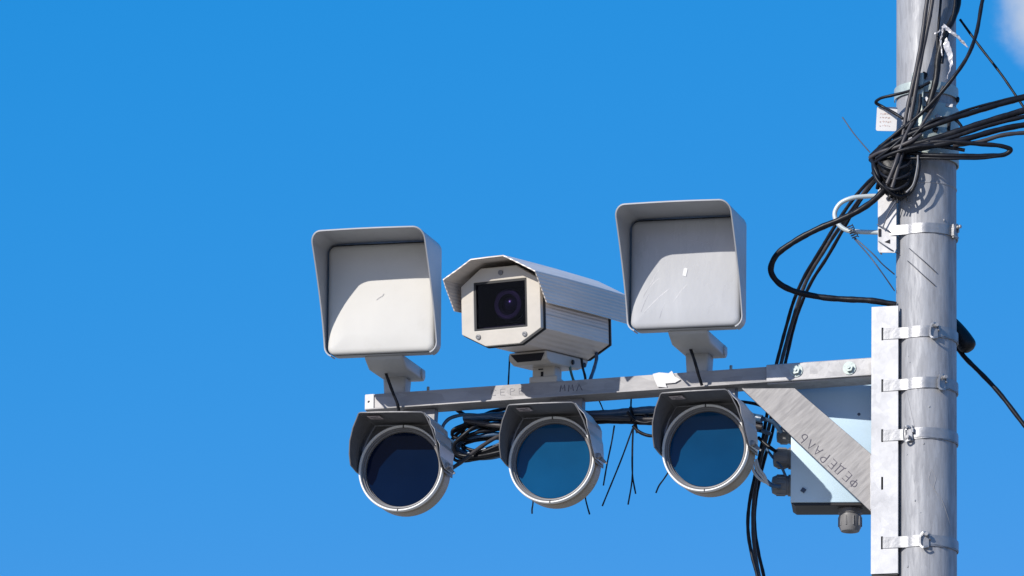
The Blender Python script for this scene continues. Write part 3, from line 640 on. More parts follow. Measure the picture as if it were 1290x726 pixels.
# ------------------------------------------------------------------ infrared lamps
def lamp(cx, cy, yaw, pitch, roll, glass, label, variant, ly=-.13):
    c = Wd(cx, cy, ly)
    root = empty('infrared_lamp', Matrix.Translation(c) @ Matrix.Rotation(radians(yaw), 4, 'Z') @ Matrix.Rotation(radians(pitch), 4, 'X') @ Matrix.Rotation(radians(roll), 4, 'Y'))
    tag(root, label, 'lamp', 'round lamps hanging under the arm')
    R = .1165
    bm = BM(); lathe(bm, [(.1125, .010), (.1125, .030), (.115, .032), (.115, .074), (.110, .082), (.086, .104), (.080, .110), (0, .112)], 72); obj('barrel', bm, 'lamp', root, True)
    bm = BM(); lathe(bm, [(.1108, .008), (.1112, .0006), (.1122, -.0006), (.1150, -.0006), (R, .0012), (R + .0005, .010), (.1128, .0115)], 96); rim = obj('rim', bm, 'rim', root, True)
    bm = BM(); lathe(bm, [(.1109, .0075), (.1085, .0085), (.1070, .0065), (.1050, .0070), (.1042, .0125), (.1015, .0135), (.1005, .022), (.0985, .0225)], 96); obj('inner_rim', bm, 'rimshade', root, True)
    bm = BM(); lathe(bm, [(0, .0185), (.05, .0187), (.0992, .0190), (.0992, .0215), (0, .0215)], 96); obj('filter_glass', bm, glass, root, True)
    # hood: pressed sheet, flat top with splayed side cheeks
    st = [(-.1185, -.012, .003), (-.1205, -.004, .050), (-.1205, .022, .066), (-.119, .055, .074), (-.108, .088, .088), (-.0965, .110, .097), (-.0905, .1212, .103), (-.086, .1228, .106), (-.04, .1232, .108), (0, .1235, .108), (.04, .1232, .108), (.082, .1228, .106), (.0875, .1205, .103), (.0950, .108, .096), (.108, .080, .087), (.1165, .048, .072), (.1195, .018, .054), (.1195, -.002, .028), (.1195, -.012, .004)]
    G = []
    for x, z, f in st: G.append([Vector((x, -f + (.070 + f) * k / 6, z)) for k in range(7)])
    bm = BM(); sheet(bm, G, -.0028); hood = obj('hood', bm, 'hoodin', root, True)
    # second sheet on the right cheek: folds, and sky sheen put into its lighter colour
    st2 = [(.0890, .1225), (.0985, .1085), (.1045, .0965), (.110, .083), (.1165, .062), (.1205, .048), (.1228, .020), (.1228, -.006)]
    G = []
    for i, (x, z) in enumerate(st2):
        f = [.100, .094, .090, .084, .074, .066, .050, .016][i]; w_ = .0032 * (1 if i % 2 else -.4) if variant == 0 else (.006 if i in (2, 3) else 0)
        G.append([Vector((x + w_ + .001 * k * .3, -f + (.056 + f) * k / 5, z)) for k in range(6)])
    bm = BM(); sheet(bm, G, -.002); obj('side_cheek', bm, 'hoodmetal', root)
    # label under the hood top
    bm = BM(); cube(bm, (-.056, -.070, .1190), (.036, .034, .0008)); sk = obj('label_sticker', bm, 'sticker', root)
    bm = BM(); cube(bm, (-.060, -.072, .1184), (.014, .004, .0004)); cube(bm, (-.053, -.062, .1184), (.020, .003, .0004)); cube(bm, (-.048, -.078, .1184), (.006, .006, .0004)); obj('print', bm, 'ink', sk)
    # clip with pointed tab low on the right cheek
    bm = BM(); prism(bm, [(.1205, .012), (.134, .006), (.152, -.014), (.149, -.018), (.130, -.006), (.1195, .002)], .000, .004); obj('clip_tab', bm, 'hoodin', root, bev=.0008, seg=1)
    bm = BM(); lathe(bm, [(0, -.010), (.006, -.010), (.008, -.006), (.008, 0)], 14, Matrix.Translation((.129, .0, .004))); obj('clip_bolt', bm, 'strap', root, True)
    # small index notches on the rim
    bm = BM(); cube(bm, (0, .0005, -.1125), (.0025, .004, .008)); obj('rim_notch', bm, 'seal', rim)
    bm = BM(); cube(bm, (.0, .0005, .1125), (.0025, .004, .008)); obj('rim_notch', bm, 'seal', rim)
    # yoke to the arm
    inv = root.matrix_world.inverted(); zc = c.z
    lx = (FBI @ c).x; az_ = (br.matrix_world @ Vector((lx, 0, armz(lx)))).z - AH
    top = az_ - zc
    bm = BM(); cube(bm, (0, .135, (top + .060) / 2 + .001), (.09, .030, max(.006, top - .060))); obj('yoke', bm, 'hoodin', root, bev=.0015, seg=1)
    bm = BM(); cube(bm, (0, .122, .030), (.07, .030, .08)); obj('yoke_foot', bm, 'hoodin', root, bev=.0015, seg=1)
    hp = [(x * .985, z - .0015) for x, z, f in st if z > .01]; nh = len(hp)
    bm = BM(); prism(bm, [(-.1175, -.002)] + hp + [(.1175, -.002)], .034, .037); obj('hood_back', bm, 'hoodin', root)
    return root
lamp(504.5, 589.5, -17, .5, 2.6, 'glassA', 'leftmost round lamp under the arm, with near-black navy glass', 0)
lamp(694.3, 579.0, -17, .5, .8, 'glassB', 'middle round lamp of the three, with the palest blue glass', 1)
lamp(888.0, 564.0, -18.5, .5, .2, 'glassC', 'round lamp nearest the junction box, deep blue glass reflecting a wisp of cloud', 2)

# ------------------------------------------------------------------ junction box
JY = .085
jc = Wd(1050, 560, JY)
jb = empty('junction_box', Matrix.Translation(jc) @ Matrix.Rotation(radians(-6), 4, 'Z'))
tag(jb, 'pale blue-grey junction box behind the diagonal brace, grey glands underneath', 'junction box')
JI = jb.matrix_world.inverted()
def J(px, py, y=0):                                  # pixel -> point on the box's own plane y
    o = JI @ CAM; d = JI.to_3x3() @ ray(px, py); return o + d * ((y - o.y) / d.y)
x0 = J(996, 600).x; x1 = J(1106, 600).x; z1 = J(1050, 484).z; z0 = J(1050, 633).z
bm = BM(); prism(bm, [(x0, z0), (x0, z1), (x1, z1), (x1, z0)], 0, .022); obj('lid', bm, 'jbox', jb, True, bev=.003, seg=2)
bm = BM(); prism(bm, [(x0 + .006, z0 + .006), (x0 + .006, z1 - .004), (x1 - .004, z1 - .004), (x1 - .004, z0 + .006)], .0225, .027); obj('lid_seal', bm, 'seal', jb)
bm = BM(); prism(bm, [(x0 + .004, z0 + .0), (x0 + .004, z1 - .002), (x1 - .002, z1 - .002), (x1 - .002, z0 + .0)], .0275, .105); obj('body', bm, 'jbox', jb, True, bev=.006, seg=2)
bm = BM(); prism(bm, [(x0 + .012, z0 - .008), (x1 - .004, z0 - .008), (x1 - .001, z0 - .0004), (x0 + .001, z0 - .0004)], .002, .106); obj('bottom_plate', bm, 'jdark', jb, bev=.001, seg=1)  # dark sheet over the pale underside, its shade put into the colour
for px, py in ((1082, 522), (1012, 618)):
    p = J(px, py); r = .0042 if py < 600 else .008; bm = BM()
    if py > 600: cube(bm, (p.x, -.002, p.z), (.011, .005, .011), Matrix.Rotation(.6, 3, 'Y'))
    else: lathe(bm, [(0, -.002), (r * .7, -.002), (r, 0)], 14, Matrix.Translation((p.x, 0, p.z)))
    obj('lid_screw', bm, 'wire', jb, True)
def gland(Mg, r, l):
    bm = BM(); lathe(bm, [(0, 0), (r * 1.1, 0), (r * 1.1, l * .22), (r * .98, l * .24), (r * .98, l * .32), (r * 1.05, l * .34), (r * 1.0, l * .80), (r * .82, l * .97), (r * .5, l), (0, l * .9)], 24, Mg)
    g_ = obj('cable_gland', bm, 'gland', jb, True)
    bm = BM()
    for i in range(10):
        a = 2 * pi * i / 10; bmc = (r * 1.03 * cos(a), l * .57, r * 1.03 * sin(a)); cube(bm, bmc, (.003, l * .4, .003))
    bmesh.ops.transform(bm, matrix=Mg, verts=bm.verts); obj('grip_rib', bm, 'gland', g_)
p = J(1071, 639, .05); gland(Matrix.Translation((p.x, .05, z0 - .006)) @ Matrix.Rotation(-pi / 2, 4, 'X'), .029, .062)
for py, yy, r, l in ((578, .04, .026, .052), (612, .05, .026, .056), (549, .075, .022, .045)):
    p = J(996, py, yy); gland(Matrix.Translation((x0 + .004, yy, p.z)) @ Matrix.Rotation(pi / 2 + .12, 4, 'Z'), r, l)

# ------------------------------------------------------------------ hook bracket above
hb = empty('hook_bracket', FB @ Matrix.Translation((0, 0, 5.5))); tag(hb, 'small white bracket with bent rod hook strapped to the pole above the channel', 'bracket')
HI = hb.matrix_world.inverted()
def Lh(px, py, ly): return HI @ Wd(px, py, ly)
a = Lh(1106, 236, -.066); b_ = Lh(1129, 317, -.066)
bm = BM(); prism(bm, [(a.x, b_.z + .008), (a.x + .004, b_.z), (b_.x - .004, b_.z - .003), (b_.x, b_.z + .008), (b_.x, a.z), (a.x, a.z)], -.066, -.062); cube(bm, (a.x + .002, -.045, (a.z + b_.z) / 2 + .002), (.004, .034, a.z - b_.z - .006)); obj('plate', bm, 'channel', hb)
bm = BM(); cube(bm, (b_.x - .003, -.06, (a.z + b_.z) / 2 + .01), (.004, .005, (a.z - b_.z) * .9)); obj('plate_gap_shade', bm, 'jdark', hb)  # dark strip painting the shadowed gap beside the plate
bm = BM(); tube(bm, [Lh(x, y, l) for x, y, l in ((1112, 247, -.04), (1092, 247.5, -.05), (1072, 250, -.06), (1058, 257, -.06), (1051.5, 269, -.06), (1055, 281, -.06), (1066, 290, -.06), (1080, 292, -.06), (1108, 293, -.055))], .0062, 12); obj('rod_hook', bm, 'hook', hb, True)
bm = BM(); p = Lh(1108, 293, -.069); cube(bm, (p.x, p.y + .002, p.z), (.006, .005, .020)); p = Lh(1121, 306, -.067); prism(bm, [(p.x - .014, p.z + .003), (p.x, p.z + .009), (p.x, p.z - .002)], -.068, -.0664); obj('slot', bm, 'cavity', hb)
sx_save = sx
z_ = Wd(1111, 292, -.067).z
zz = [L(1121, 292, -.067).x, L(1129, 292, -.067).x]
strap(291, 1196, 'plain steel strap holding the hook bracket, highest single strap', h=.026, group=None, start=[(zz[0], -.067, 0), (zz[0] + .004, -.0678, 0), (zz[1], -.070, 0)])
# wire binding on the rod and thin wires
P = []
c_ = [Wd(1072, 283, -.06), Wd(1077, 300, -.06)]
for i in range(60):
    t = i / 59; b0 = Wd(1070 + 8 * t, 284 + 16 * t, -.06); an = t * 2 * pi * 6
    P.append(b0 + Vector((cos(an) * .008, sin(an) * .010, .4 * cos(an) * .008)))
o0 = P[0].copy(); bm = BM(); sweep(bm, [p - o0 for p in P], circ(.0013, 6)); o = obj('wire_binding', bm, 'wire', None, True); o.location = o0
tag(o, 'dark tie wire coiled round the bent rod hook', 'wire')
cable('tie_wire', [(1077, 300, -.06), (1100, 320, -.065), (1112, 333, -.06), (1127, 346, -.04)], .0017, 'wire', 'upper of two thin wires slanting from the rod hook to the pole', 'wire')
cable('tie_wire', [(1076, 301, -.06), (1095, 322, -.06), (1110, 342, -.06), (1127, 367, -.04)], .0017, 'wire', 'lower of two thin wires slanting from the rod hook to the pole', 'wire')
cable('tie_wire', [(1130, 252, -.085), (1119, 270, -.08), (1112, 288, -.075)], .0017, 'wire', 'short thin wire crossing the white hook plate below the black tangle', 'wire')
def polewire(px, rr=.0013):
    out = []
    for x, y in px:
        lx = L(x, y, -PR).x
        for _ in range(4): ly = -sqrt(max(1e-6, (PR + .002) ** 2 - min(lx * lx, PR * PR))); lx = L(x, y, ly).x
        out.append((x, y, ly))
    return out
cable('tie_wire', [(1105, 283, -.072), (1118, 290, -.075)] + polewire([(1133, 302), (1150, 317), (1166, 331), (1180, 344)]), .0013, 'wire', 'upper thin wire lying across the pole face below the plain strap', 'wire')
cable('tie_wire', [(1107, 304, -.070), (1122, 314, -.072)] + polewire([(1133, 321), (1148, 333), (1162, 346), (1178, 360)]), .0013, 'wire', 'lower thin wire lying across the pole face below the plain strap', 'wire')

# ------------------------------------------------------------------ old plates on the top of the pole
op = empty('band_plate', FB @ Matrix.Translation((0, 0, 5.9))); tag(op, 'weathered pale green banded plates round the pole top under the cable tangle', 'bracket')
OI = op.matrix_world.inverted()
def Lo(px, py, ly): return OI @ Wd(px, py, ly)
def arcplate(bm, a0, a1, z0, z1, r, th=.003, n=24):
    G = []
    for i in range(n + 1):
        a = radians(a0 + (a1 - a0) * i / n); G.append([Vector((r * cos(a), r * sin(a), z0)), Vector((r * cos(a), r * sin(a), (z0 + z1) / 2)), Vector((r * cos(a), r * sin(a), z1))])
    sheet(bm, G, -th)
za = Lo(1180, 198, -PR).z; zb_ = Lo(1180, 128, -PR).z
bm = BM(); arcplate(bm, -100, 60, za, zb_, PR + .004); obj('wide_band', bm, 'greenplate', op, True)
bm = BM(); arcplate(bm, -175, 40, Lo(1140, 118, -PR).z, Lo(1140, 104, -PR).z, PR + .003); obj('upper_band', bm, 'greenplate', op, True)
bm = BM(); a = Lo(1148, 92, -.10); b_ = Lo(1163, 172, -.10); cube(bm, ((a.x + b_.x) / 2, -.088, (a.z + b_.z) / 2), (b_.x - a.x, .020, a.z - b_.z)); obj('upright_plate', bm, 'greenplate', op, bev=.002, seg=1)
bm = BM()
for px, py, w_, h_ in ((1164, 96, .014, .018), (1177, 163, .013, .014), (1161, 139, .016, .022), (1191, 155, .009, .026), (1206, 115, .010, .016), (1171, 120, .008, .03)):
    lx = L(px, py, -PR - .007).x; lx = max(-.083, min(.083, lx)); an = -math.acos(lx / .0835)
    Mh = Matrix.Translation((.086 * cos(an), .086 * sin(an), Lo(px, py, -.08).z)) @ Matrix.Rotation(an + pi / 2, 4, 'Z')
    k0 = len(bm.verts); tmp = bmesh.new(); cube(tmp, (0, 0, 0), (w_, .008, h_), Matrix.Rotation(.5 if h_ < .025 else .1, 3, 'Y')); bmesh.ops.transform(tmp, matrix=Mh, verts=tmp.verts)
    me = bpy.data.meshes.new('t'); tmp.to_mesh(me); tmp.free(); bm.from_mesh(me); bpy.data.meshes.remove(me)
obj('dark_hole', bm, 'cavity', op, bev=.002, seg=1)  # dark blocks laid on the bands in place of shaded holes
bm = BM()
for px, py, rr_, an0 in ((1170, 128, .030, .9), (1184, 148, .026, .6), (1160, 158, .022, -.4), (1196, 133, .02, .2), (1150, 176, .02, -.5)):
    p = Lo(px, py, -.094); tmp = bmesh.new(); cube(tmp, (0, 0, 0), (rr_, .004, .010), Matrix.Rotation(an0, 3, 'Y')); bmesh.ops.transform(tmp, matrix=Matrix.Translation(p), verts=tmp.verts)
    me = bpy.data.meshes.new('t'); tmp.to_mesh(me); tmp.free(); bm.from_mesh(me); bpy.data.meshes.remove(me)
obj('bent_lug', bm, 'strap', op, bev=.001, seg=1)

# tag
tg = Wd(1117, 150, -.075)
tr = empty('identification_tag', Matrix.Translation(tg) @ Matrix.Rotation(radians(-10), 4, 'Z') @ Matrix.Rotation(radians(3), 4, 'Y')); tag(tr, 'small white printed tag hanging on the black cable left of the pole', 'tag')
bm = BM(); prism(bm, rrect(.054, .066, .005, 3), 0, .0015); obj('card', bm, 'tag', tr)
rn = random.Random(3); bm = BM()
for i in range(4):
    x = -.018
    while x < .010:
        w_ = rn.uniform(.002, .006); cube(bm, (x + w_ / 2, -.0004, .014 - i * .011 + rn.uniform(-.001, .001)), (w_, .0006, rn.uniform(.0015, .004)), Matrix.Rotation(rn.uniform(-.6, .6), 3, 'Y')); x += w_ + rn.uniform(.001, .004)
obj('print', bm, 'redink', tr)

# ------------------------------------------------------------------ cables
NB = -.10
cable('cable', [(1190, -420, -.10), (1172, -30, -.115), (1168, 5, -.115), (1162, 45, -.115), (1153, 90, -.115), (1144, 135, -.118), (1137, 175, -.12), (1128, 205, -.145), (1117, 232, -.145)], .0056, 'cablegrey', 'left strand of the weathered pair running down across the pole top')
cable('cable', [(1196, -420, -.095), (1177, -30, -.110), (1173, 5, -.110), (1166.5, 45, -.110), (1157.5, 92, -.112), (1148.5, 137, -.114), (1141.5, 177, -.116), (1133, 208, -.14), (1124, 236, -.145)], .0056, 'cablegrey', 'right strand of the weathered pair running down across the pole top')
cable('cable', [(1200, -420, -.085), (1242, -30, -.02), (1237, 5, -.05), (1231, 40, -.08), (1219, 70, -.11), (1203, 95, -.125), (1185, 118, -.125), (1165, 139, -.125), (1146, 156, -.12), (1125, 176, -.11)], .0052, 'cable', 'black cable curving down from the top over the pole right side')
cable('stay_wire', [(1210, 25, .0), (1235, 60, -.01), (1262, 95, -.02), (1292, 138, -.03), (1330, 190, -.04), (2000, 1060, -.3)], .0034, 'cable', 'thin black line slanting down right from the pole top', 'wire')
# dark rope of old cable and tape on the pole's right side near the top
cable('cable', [(1206, -420, -.05), (1209, -20, -.02), (1206, 8, -.04), (1199, 25, -.06), (1188, 45, -.085), (1182, 75, -.09), (1180, 100, -.092), (1174, 122, -.095), (1168, 140, -.10)], .0085, 'tape', 'taped black cable running down the shaded right side of the pole top')
cable('cable', [(1184, -420, -.085), (1186, -20, -.085), (1184, 20, -.088), (1181, 55, -.09), (1183, 85, -.092), (1178, 112, -.095)], .0035, 'cable', 'thin dark cable down the middle of the pole top')
cable('cable', [(1202, -420, -.06), (1204, -20, -.045), (1201, 15, -.06), (1194, 42, -.075), (1190, 58, -.085), (1187, 80, -.088)], .0048, 'cable', 'black cable beside the torn film at the pole top')
# leftover loop by the tag
cable('cable', [(1172, 104, -.098), (1158, 111, -.105), (1142, 116, -.11), (1124, 120, -.11), (1108, 124, -.10), (1103, 129, -.09), (1111, 134, -.085), (1124, 141, -.10), (1138, 150, -.112)], .0042, 'cable', 'black cable loop the white tag hangs from, left of the pole')
# bundle to the right
def rc(off, r, pts, lab, mat='cable'): cable('cable', pts, r, mat, lab, group=None)
rc(0, .0072, [(1097, 203, -.09), (1108, 191, -.11), (1125, 179, -.125), (1150, 168, -.13), (1180, 157, -.13), (1215, 145, -.11), (1250, 134, -.09), (1285, 125, -.07), (1325, 117, -.05), (1600, 75, .1), (2400, 20, .5)], 'uppermost black cable leaving the tangle towards the right edge')
rc(0, .0036, [(1140, 166, -.126), (1180, 153, -.127), (1215, 140, -.107), (1250, 130, -.087), (1285, 121, -.067), (1325, 113, -.047), (1600, 70, .1), (2400, 12, .5)], 'thin black cable lying along the uppermost cable at right', 'cable')
rc(0, .0088, [(1103, 196, -.11), (1130, 187, -.125), (1165, 178, -.13), (1205, 166, -.12), (1250, 152, -.10), (1290, 139, -.08), (1330, 128, -.06), (1600, 90, .1), (2400, 40, .5)], 'second black cable from the top, running right from the tangle')
rc(0, .0060, [(1120, 194, -.12), (1160, 183, -.135), (1205, 171, -.125), (1250, 158, -.10), (1290, 147, -.08), (1330, 136, -.06), (1600, 100, .1), (2400, 55, .5)], 'thinner black cable just under the second one running right')
rc(0, .0080, [(1112, 200, -.11), (1145, 190, -.13), (1185, 182, -.13), (1220, 174, -.12), (1255, 165, -.10), (1290, 158, -.08), (1330, 153, -.06), (1600, 130, .1), (2400, 100, .5)], 'third black cable from the top, running right from the tangle')
rc(0, .0058, [(1200, 183, -.125), (1235, 178, -.11), (1262, 171, -.10), (1292, 168, -.08), (1330, 166, -.06), (1600, 165, .1), (2400, 160, .5)], 'lowest black cable reaching the right edge beside the pole', 'cablegrey')
rc(0, .0062, [(1125, 186, -.115), (1160, 181, -.13), (1200, 179, -.13), (1235, 181, -.12), (1262, 184, -.11), (1273, 189, -.10), (1266, 195, -.10), (1240, 197, -.11), (1200, 196, -.12), (1165, 195, -.12), (1140, 192, -.115)], 'black cable loop sticking out right of the pole below the running cables')
rc(0, .0036, [(1135, 200, -.118), (1165, 199, -.126), (1205, 200, -.125), (1240, 200, -.112), (1268, 195, -.10)], 'thin black cable hugging the underside of the loop right of the pole')
# knot of cable and tape
def blob():
    o0 = Wd(1128, 218, -.085); bm = BM()
    rn = random.Random(11)
    st = [((1108, 186), .012), ((1114, 194), .034), ((1121, 205), .050), ((1128, 219), .054), ((1131, 233), .046), ((1132, 243), .030), ((1133, 251), .010)]
    P = crom([Wd(x, y, -.088) - o0 for (x, y), _ in st], 5); rad = []
    R0 = [r for _, r in st]
    for i in range(len(P)):
        t = i / 5; k = min(int(t), len(R0) - 2); rad.append(R0[k] + (R0[k + 1] - R0[k]) * (t - k))
    sweep(bm, P, [(cos(2 * pi * i / 28) * (1 + .10 * sin(5 * 2 * pi * i / 28)), .75 * sin(2 * pi * i / 28)) for i in range(28)], radii=rad)
    for v in bm.verts: v.co += Vector((rn.uniform(-1, 1), rn.uniform(-1, 1), rn.uniform(-1, 1))) * .0034
    o = obj('tape_wrap', bm, 'tape', None, True); o.location = o0
    tag(o, 'black tape wrapped bundle hanging on the pole front beneath the cable knot', 'tape wrap')
blob()
for k, lab in enumerate(('upper', 'middle', 'lower')):
    y0 = 204 + 13 * k; cable('cable', [(1103 + 3 * k, y0 - 4, -.10), (1112 + 2 * k, y0 + 5, -.134), (1127, y0 + 9, -.143), (1143 - k, y0 + 4, -.135), (1152 - 3 * k, y0 - 5, -.10)], .0042, 'cable', lab + ' black turn of cable round the tape wrapped bundle')
cable('cable', [(1100, 203, -.10), (1101, 215, -.125), (1106, 228, -.135), (1118, 240, -.135), (1132, 248, -.125), (1146, 243, -.12), (1154, 228, -.12), (1158, 210, -.12), (1158, 194, -.12)], .0046, 'cable', 'black cable looping round the bottom of the tape wrapped bundle')
cable('cable', [(1142, 243, -.14), (1150, 234, -.14), (1154, 220, -.14), (1156, 205, -.14), (1156, 196, -.13)], .0024, 'gland', 'short grey wire along the right side of the tape wrapped bundle')  # grey strand put in for a highlight on the bundle
cable('cable', [(1096, 200, -.10), (1108, 193, -.12), (1130, 185, -.135), (1150, 176, -.14), (1160, 168, -.13)], .0055, 'cablegrey', 'grey weathered cable bound diagonally across the knot')
cable('cable', [(1097, 196, -.09), (1112, 183, -.11), (1128, 170, -.12), (1142, 158, -.12), (1150, 150, -.11)], .0052, 'cable', 'black cable forming the upper left edge of the knot')
cable('cable', [(1150, 150, -.12), (1141, 170, -.135), (1132, 195, -.14), (1124, 220, -.14), (1117, 236, -.13)], .0045, 'cablegrey', 'weathered cable end hanging over the front of the tape wrapped bundle')
for i in range(5):
    x = 1120 + 5 * i; cable('zip_tie', [(x, 240, -.11), (x + 1 + i % 2, 247, -.118), (x + (i - 2) * .8, 252 + (i % 3) * 2, -.115)], .0030, 'tape', 'ragged black tape end under the wrapped bundle', 'tape', 'tape ends under the bundle', k=4, n=6)
# more loose ends in the tangle
for i, (pts, r, lab) in enumerate([
    ([(1100, 206, -.11), (1116, 196, -.135), (1140, 188, -.145), (1168, 184, -.14), (1196, 187, -.12), (1215, 190, -.11)], .0050, 'short black cable end lying over the knot and ending at the loop'),
    ([(1160, 120, -.105), (1158, 138, -.115), (1150, 156, -.125), (1138, 172, -.135), (1120, 188, -.135), (1104, 200, -.12)], .0046, 'black cable dropping from the green plates into the knot'),
    ([(1188, 110, -.10), (1182, 126, -.11), (1172, 142, -.12), (1160, 160, -.13), (1150, 178, -.135)], .0040, 'slim black cable in front of the green plates'),
    ([(1150, 172, -.135), (1162, 160, -.135), (1182, 150, -.13), (1204, 152, -.115), (1212, 163, -.11), (1198, 172, -.12), (1170, 178, -.135)], .0042, 'small black loop in front of the green plates'),
    ([(1098, 198, -.10), (1103, 212, -.12), (1108, 226, -.12), (1106, 238, -.10)], .0060, 'stub of black cable on the left flank of the knot')]):
    cable('cable', pts, r, 'cable' if i != 2 else 'cablegrey', lab)
# whisker
cable('stay_wire', [(1061, 148, -.09), (1075, 168, -.09), (1096, 192, -.09)], .0016, 'wire', 'fine wire end poking out upper left of the cable knot', 'wire')
# thick loop left
cable('cable', [(1122, 232, -.10), (1112, 242, -.105), (1100, 253, -.11), (1080, 266, -.115), (1058, 277, -.115), (1030, 289, -.11), (1000, 305, -.10), (978, 322, -.09), (971, 341, -.08), (979, 356, -.07), (998, 367, -.06), (1030, 373.5, -.055), (1065, 376.5, -.05), (1095, 379, -.05), (1128, 385, -.045)], .0082, 'cable', 'thick black cable making a wide loop left of the pole')
# downlead bundle
trunk = [(1106, 222), (1092, 238), (1074, 262), (1054, 292), (1034, 324), (1018, 350), (1006, 378), (997, 408), (990, 436), (983, 466), (978, 492), (972, 520), (966, 548), (959, 578), (953, 608), (949, 638), (948, 668), (951, 698), (957, 726), (966, 770), (985, 1000), (1080, 1500)]
for k, (off, r, lab) in enumerate(((-5.5, .0062, 'leftmost black downlead dropping from the knot behind the arm'), (0, .0068, 'middle black downlead dropping from the knot behind the arm'), (5.0, .0060, 'rightmost black downlead dropping from the knot behind the arm'))):
    pts = []
    for i, (x, y) in enumerate(trunk):
        o_ = off * (1 + .25 * sin(i * .9 + k * 2)) * (0.5 + .5 * min(1, i / 4)) * (.75 if y > 560 else 1)
        pts.append((x + o_, y + (o_ * .45 if y < 380 else 0), -.09 + .02 * k + min(1, i / 7) * .19 + .004 * sin(i + k)))
    cable('cable', pts, r * .78, 'cable' if k != 1 else 'cablegrey', lab)
# box lead to gland
cable('cable', [(962, 560, .10), (968, 570, .09), (976, 580, .08), (984, 588, .07), (990, 600, .08)], .0035, 'conduit', 'blue grey lead running from downleads behind the side glands')
cable('cable', [(955, 552, .085), (966, 562, .08), (978, 570, .075)], .005, 'cable', 'black lead entering the middle side gland')
for k in range(3):
    cable('wire', [(948 + 2 * k, 584 - 3 * k, .03), (950 + 3 * k, 594 - 2 * k, .035), (957 + 3 * k, 603 - 2 * k, .045), (966 + k, 608 + k, .06), (976, 611 + k, .07)], .0036, 'whitewire', ['lowest', 'middle', 'uppermost'][k] + ' of three white wires curving into the lower side gland', 'wire')
cable('cable', [(966, 606, .06), (973, 612, .065), (984, 613, .07)], .0055, 'conduit', 'short blue stub holding the white wires at the lower side gland')
# horizontal bundle under the arm
hz = [('conduit', .0105, 0, 'thick blue grey conduit running under the arm behind the lamps', .055), ('cablegrey', .0070, 11, 'grey cable running under the arm just below the conduit', .045), ('cable', .0062, 16.5, 'black cable sagging lowest under the arm', .06), ('cable', .0048, 6.5, 'thin black cable pressed between conduit and arm cables', .075)]
for m_, r, dy, lab, ly in hz:
    pts = []
    for i, x in enumerate(range(585, 985, 25)):
        y = 524 - (x - 600) * .028 + dy * (1 if x > 640 else .8) + 1.6 * sin(x * .035 + dy) + (4.5 * sin((x - 600) / 120 * pi) if dy > 10 and x < 900 else 0)
        if x > 900: y += (x - 900) * .22
        pts.append((x, y, ly + .006 * sin(x * .05 + dy)))
    cable('cable', pts, r, m_, lab)
cable('cable', [(930, 512, .02), (940, 519, .03), (955, 525, .05), (975, 532, .07), (985, 545, .09)], .006, 'conduit', 'blue grey cable passing behind the brace top to the downleads')
cable('cable', [(925, 522, .03), (938, 530, .04), (955, 540, .06), (972, 546, .08)], .0055, 'conduit', 'lower blue grey cable from the third lamp to the downleads')
cable('cable', [(920, 506, .03), (940, 507, .04), (960, 512, .05), (980, 522, .08)], .0045, 'cable', 'black cable tucked right under the arm beside the brace')
# cable coil between first and second lamp
coils = [[(640, 528), (610, 524), (585, 522), (566, 528), (558, 540), (562, 552), (572, 558)],
         [(650, 521), (622, 526), (600, 536), (582, 550), (572, 562), (576, 572), (596, 575), (625, 570), (650, 562)],
         [(652, 538), (622, 541), (598, 546), (578, 556), (570, 566), (580, 574), (604, 570), (630, 560), (652, 552)],
         [(648, 547), (615, 549), (590, 553), (576, 563), (584, 570), (612, 566), (640, 556)],
         [(576, 516), (590, 528), (580, 543), (570, 553), (566, 563), (572, 573), (590, 578), (620, 574), (648, 566)],
         [(655, 556), (630, 553), (600, 551), (582, 545), (592, 532), (615, 521), (650, 514)],
         [(652, 530), (620, 533), (592, 542), (578, 554), (574, 567), (588, 577), (615, 577), (650, 569)]]
cl_lab = ['loop sticking out furthest left beside the first lamp', 'broad outer turn of the coil', 'middle turn of the coil', 'innermost flat turn of the coil', 'cable dropping from the arm into the coil', 'turn rising from the coil back to the arm', 'lowest dark turn of the coil']
for i, c in enumerate(coils):
    cable('cable', [(x, y, .035 + .012 * i + .01 * sin(j * 1.3 + i)) for j, (x, y) in enumerate(c)], .0052 if i else .0048, 'cable' if i % 3 else 'conduit', 'black coiled cable between first two lamps, ' + cl_lab[i])
rn = random.Random(21)
for k, lab in enumerate(('topmost', 'second', 'third', 'fourth', 'bottom')):
    cx_, cy_, ax, ay = 612 + rn.uniform(-8, 10), 540 + 6 * k + rn.uniform(-3, 3), rn.uniform(26, 44), rn.uniform(7, 15)
    cable('cable', [(cx_ + ax * cos(a) + rn.uniform(-3, 3), cy_ + ay * sin(a) - .12 * ax * cos(a) + rn.uniform(-2, 2), .06 + .02 * sin(a * 1.3 + k) + .012 * k) for a in [radians(20 + 42 * i) for i in range(9)]], .0046, 'cable', lab + ' of the loose black loops packed at the back of the coil under the arm')
cable('cable', [(566, 592, .00), (580, 583, .02), (600, 568, .04), (622, 553, .06), (648, 540, .08)], .0055, 'cablegrey', 'grey straight cable rising from the first lamp through the coil')
# bundle knot near x 800
for i, c in enumerate([[(790, 520), (800, 530), (812, 533), (826, 530)], [(797, 537), (806, 545), (820, 549), (835, 546)], [(795, 512), (799, 528), (803, 545)], [(812, 520), (820, 531), (832, 536)]]):
    cable('cable', [(x, y, .03 + .01 * i) for x, y in c], .0045, 'cable', ['tangled black cable crossing the conduit left of third lamp', 'small black loop drooping left of the third lamp', 'black tie clamping the cables under the arm, left of third lamp', 'short black cable end beside the third lamp hood'][i])
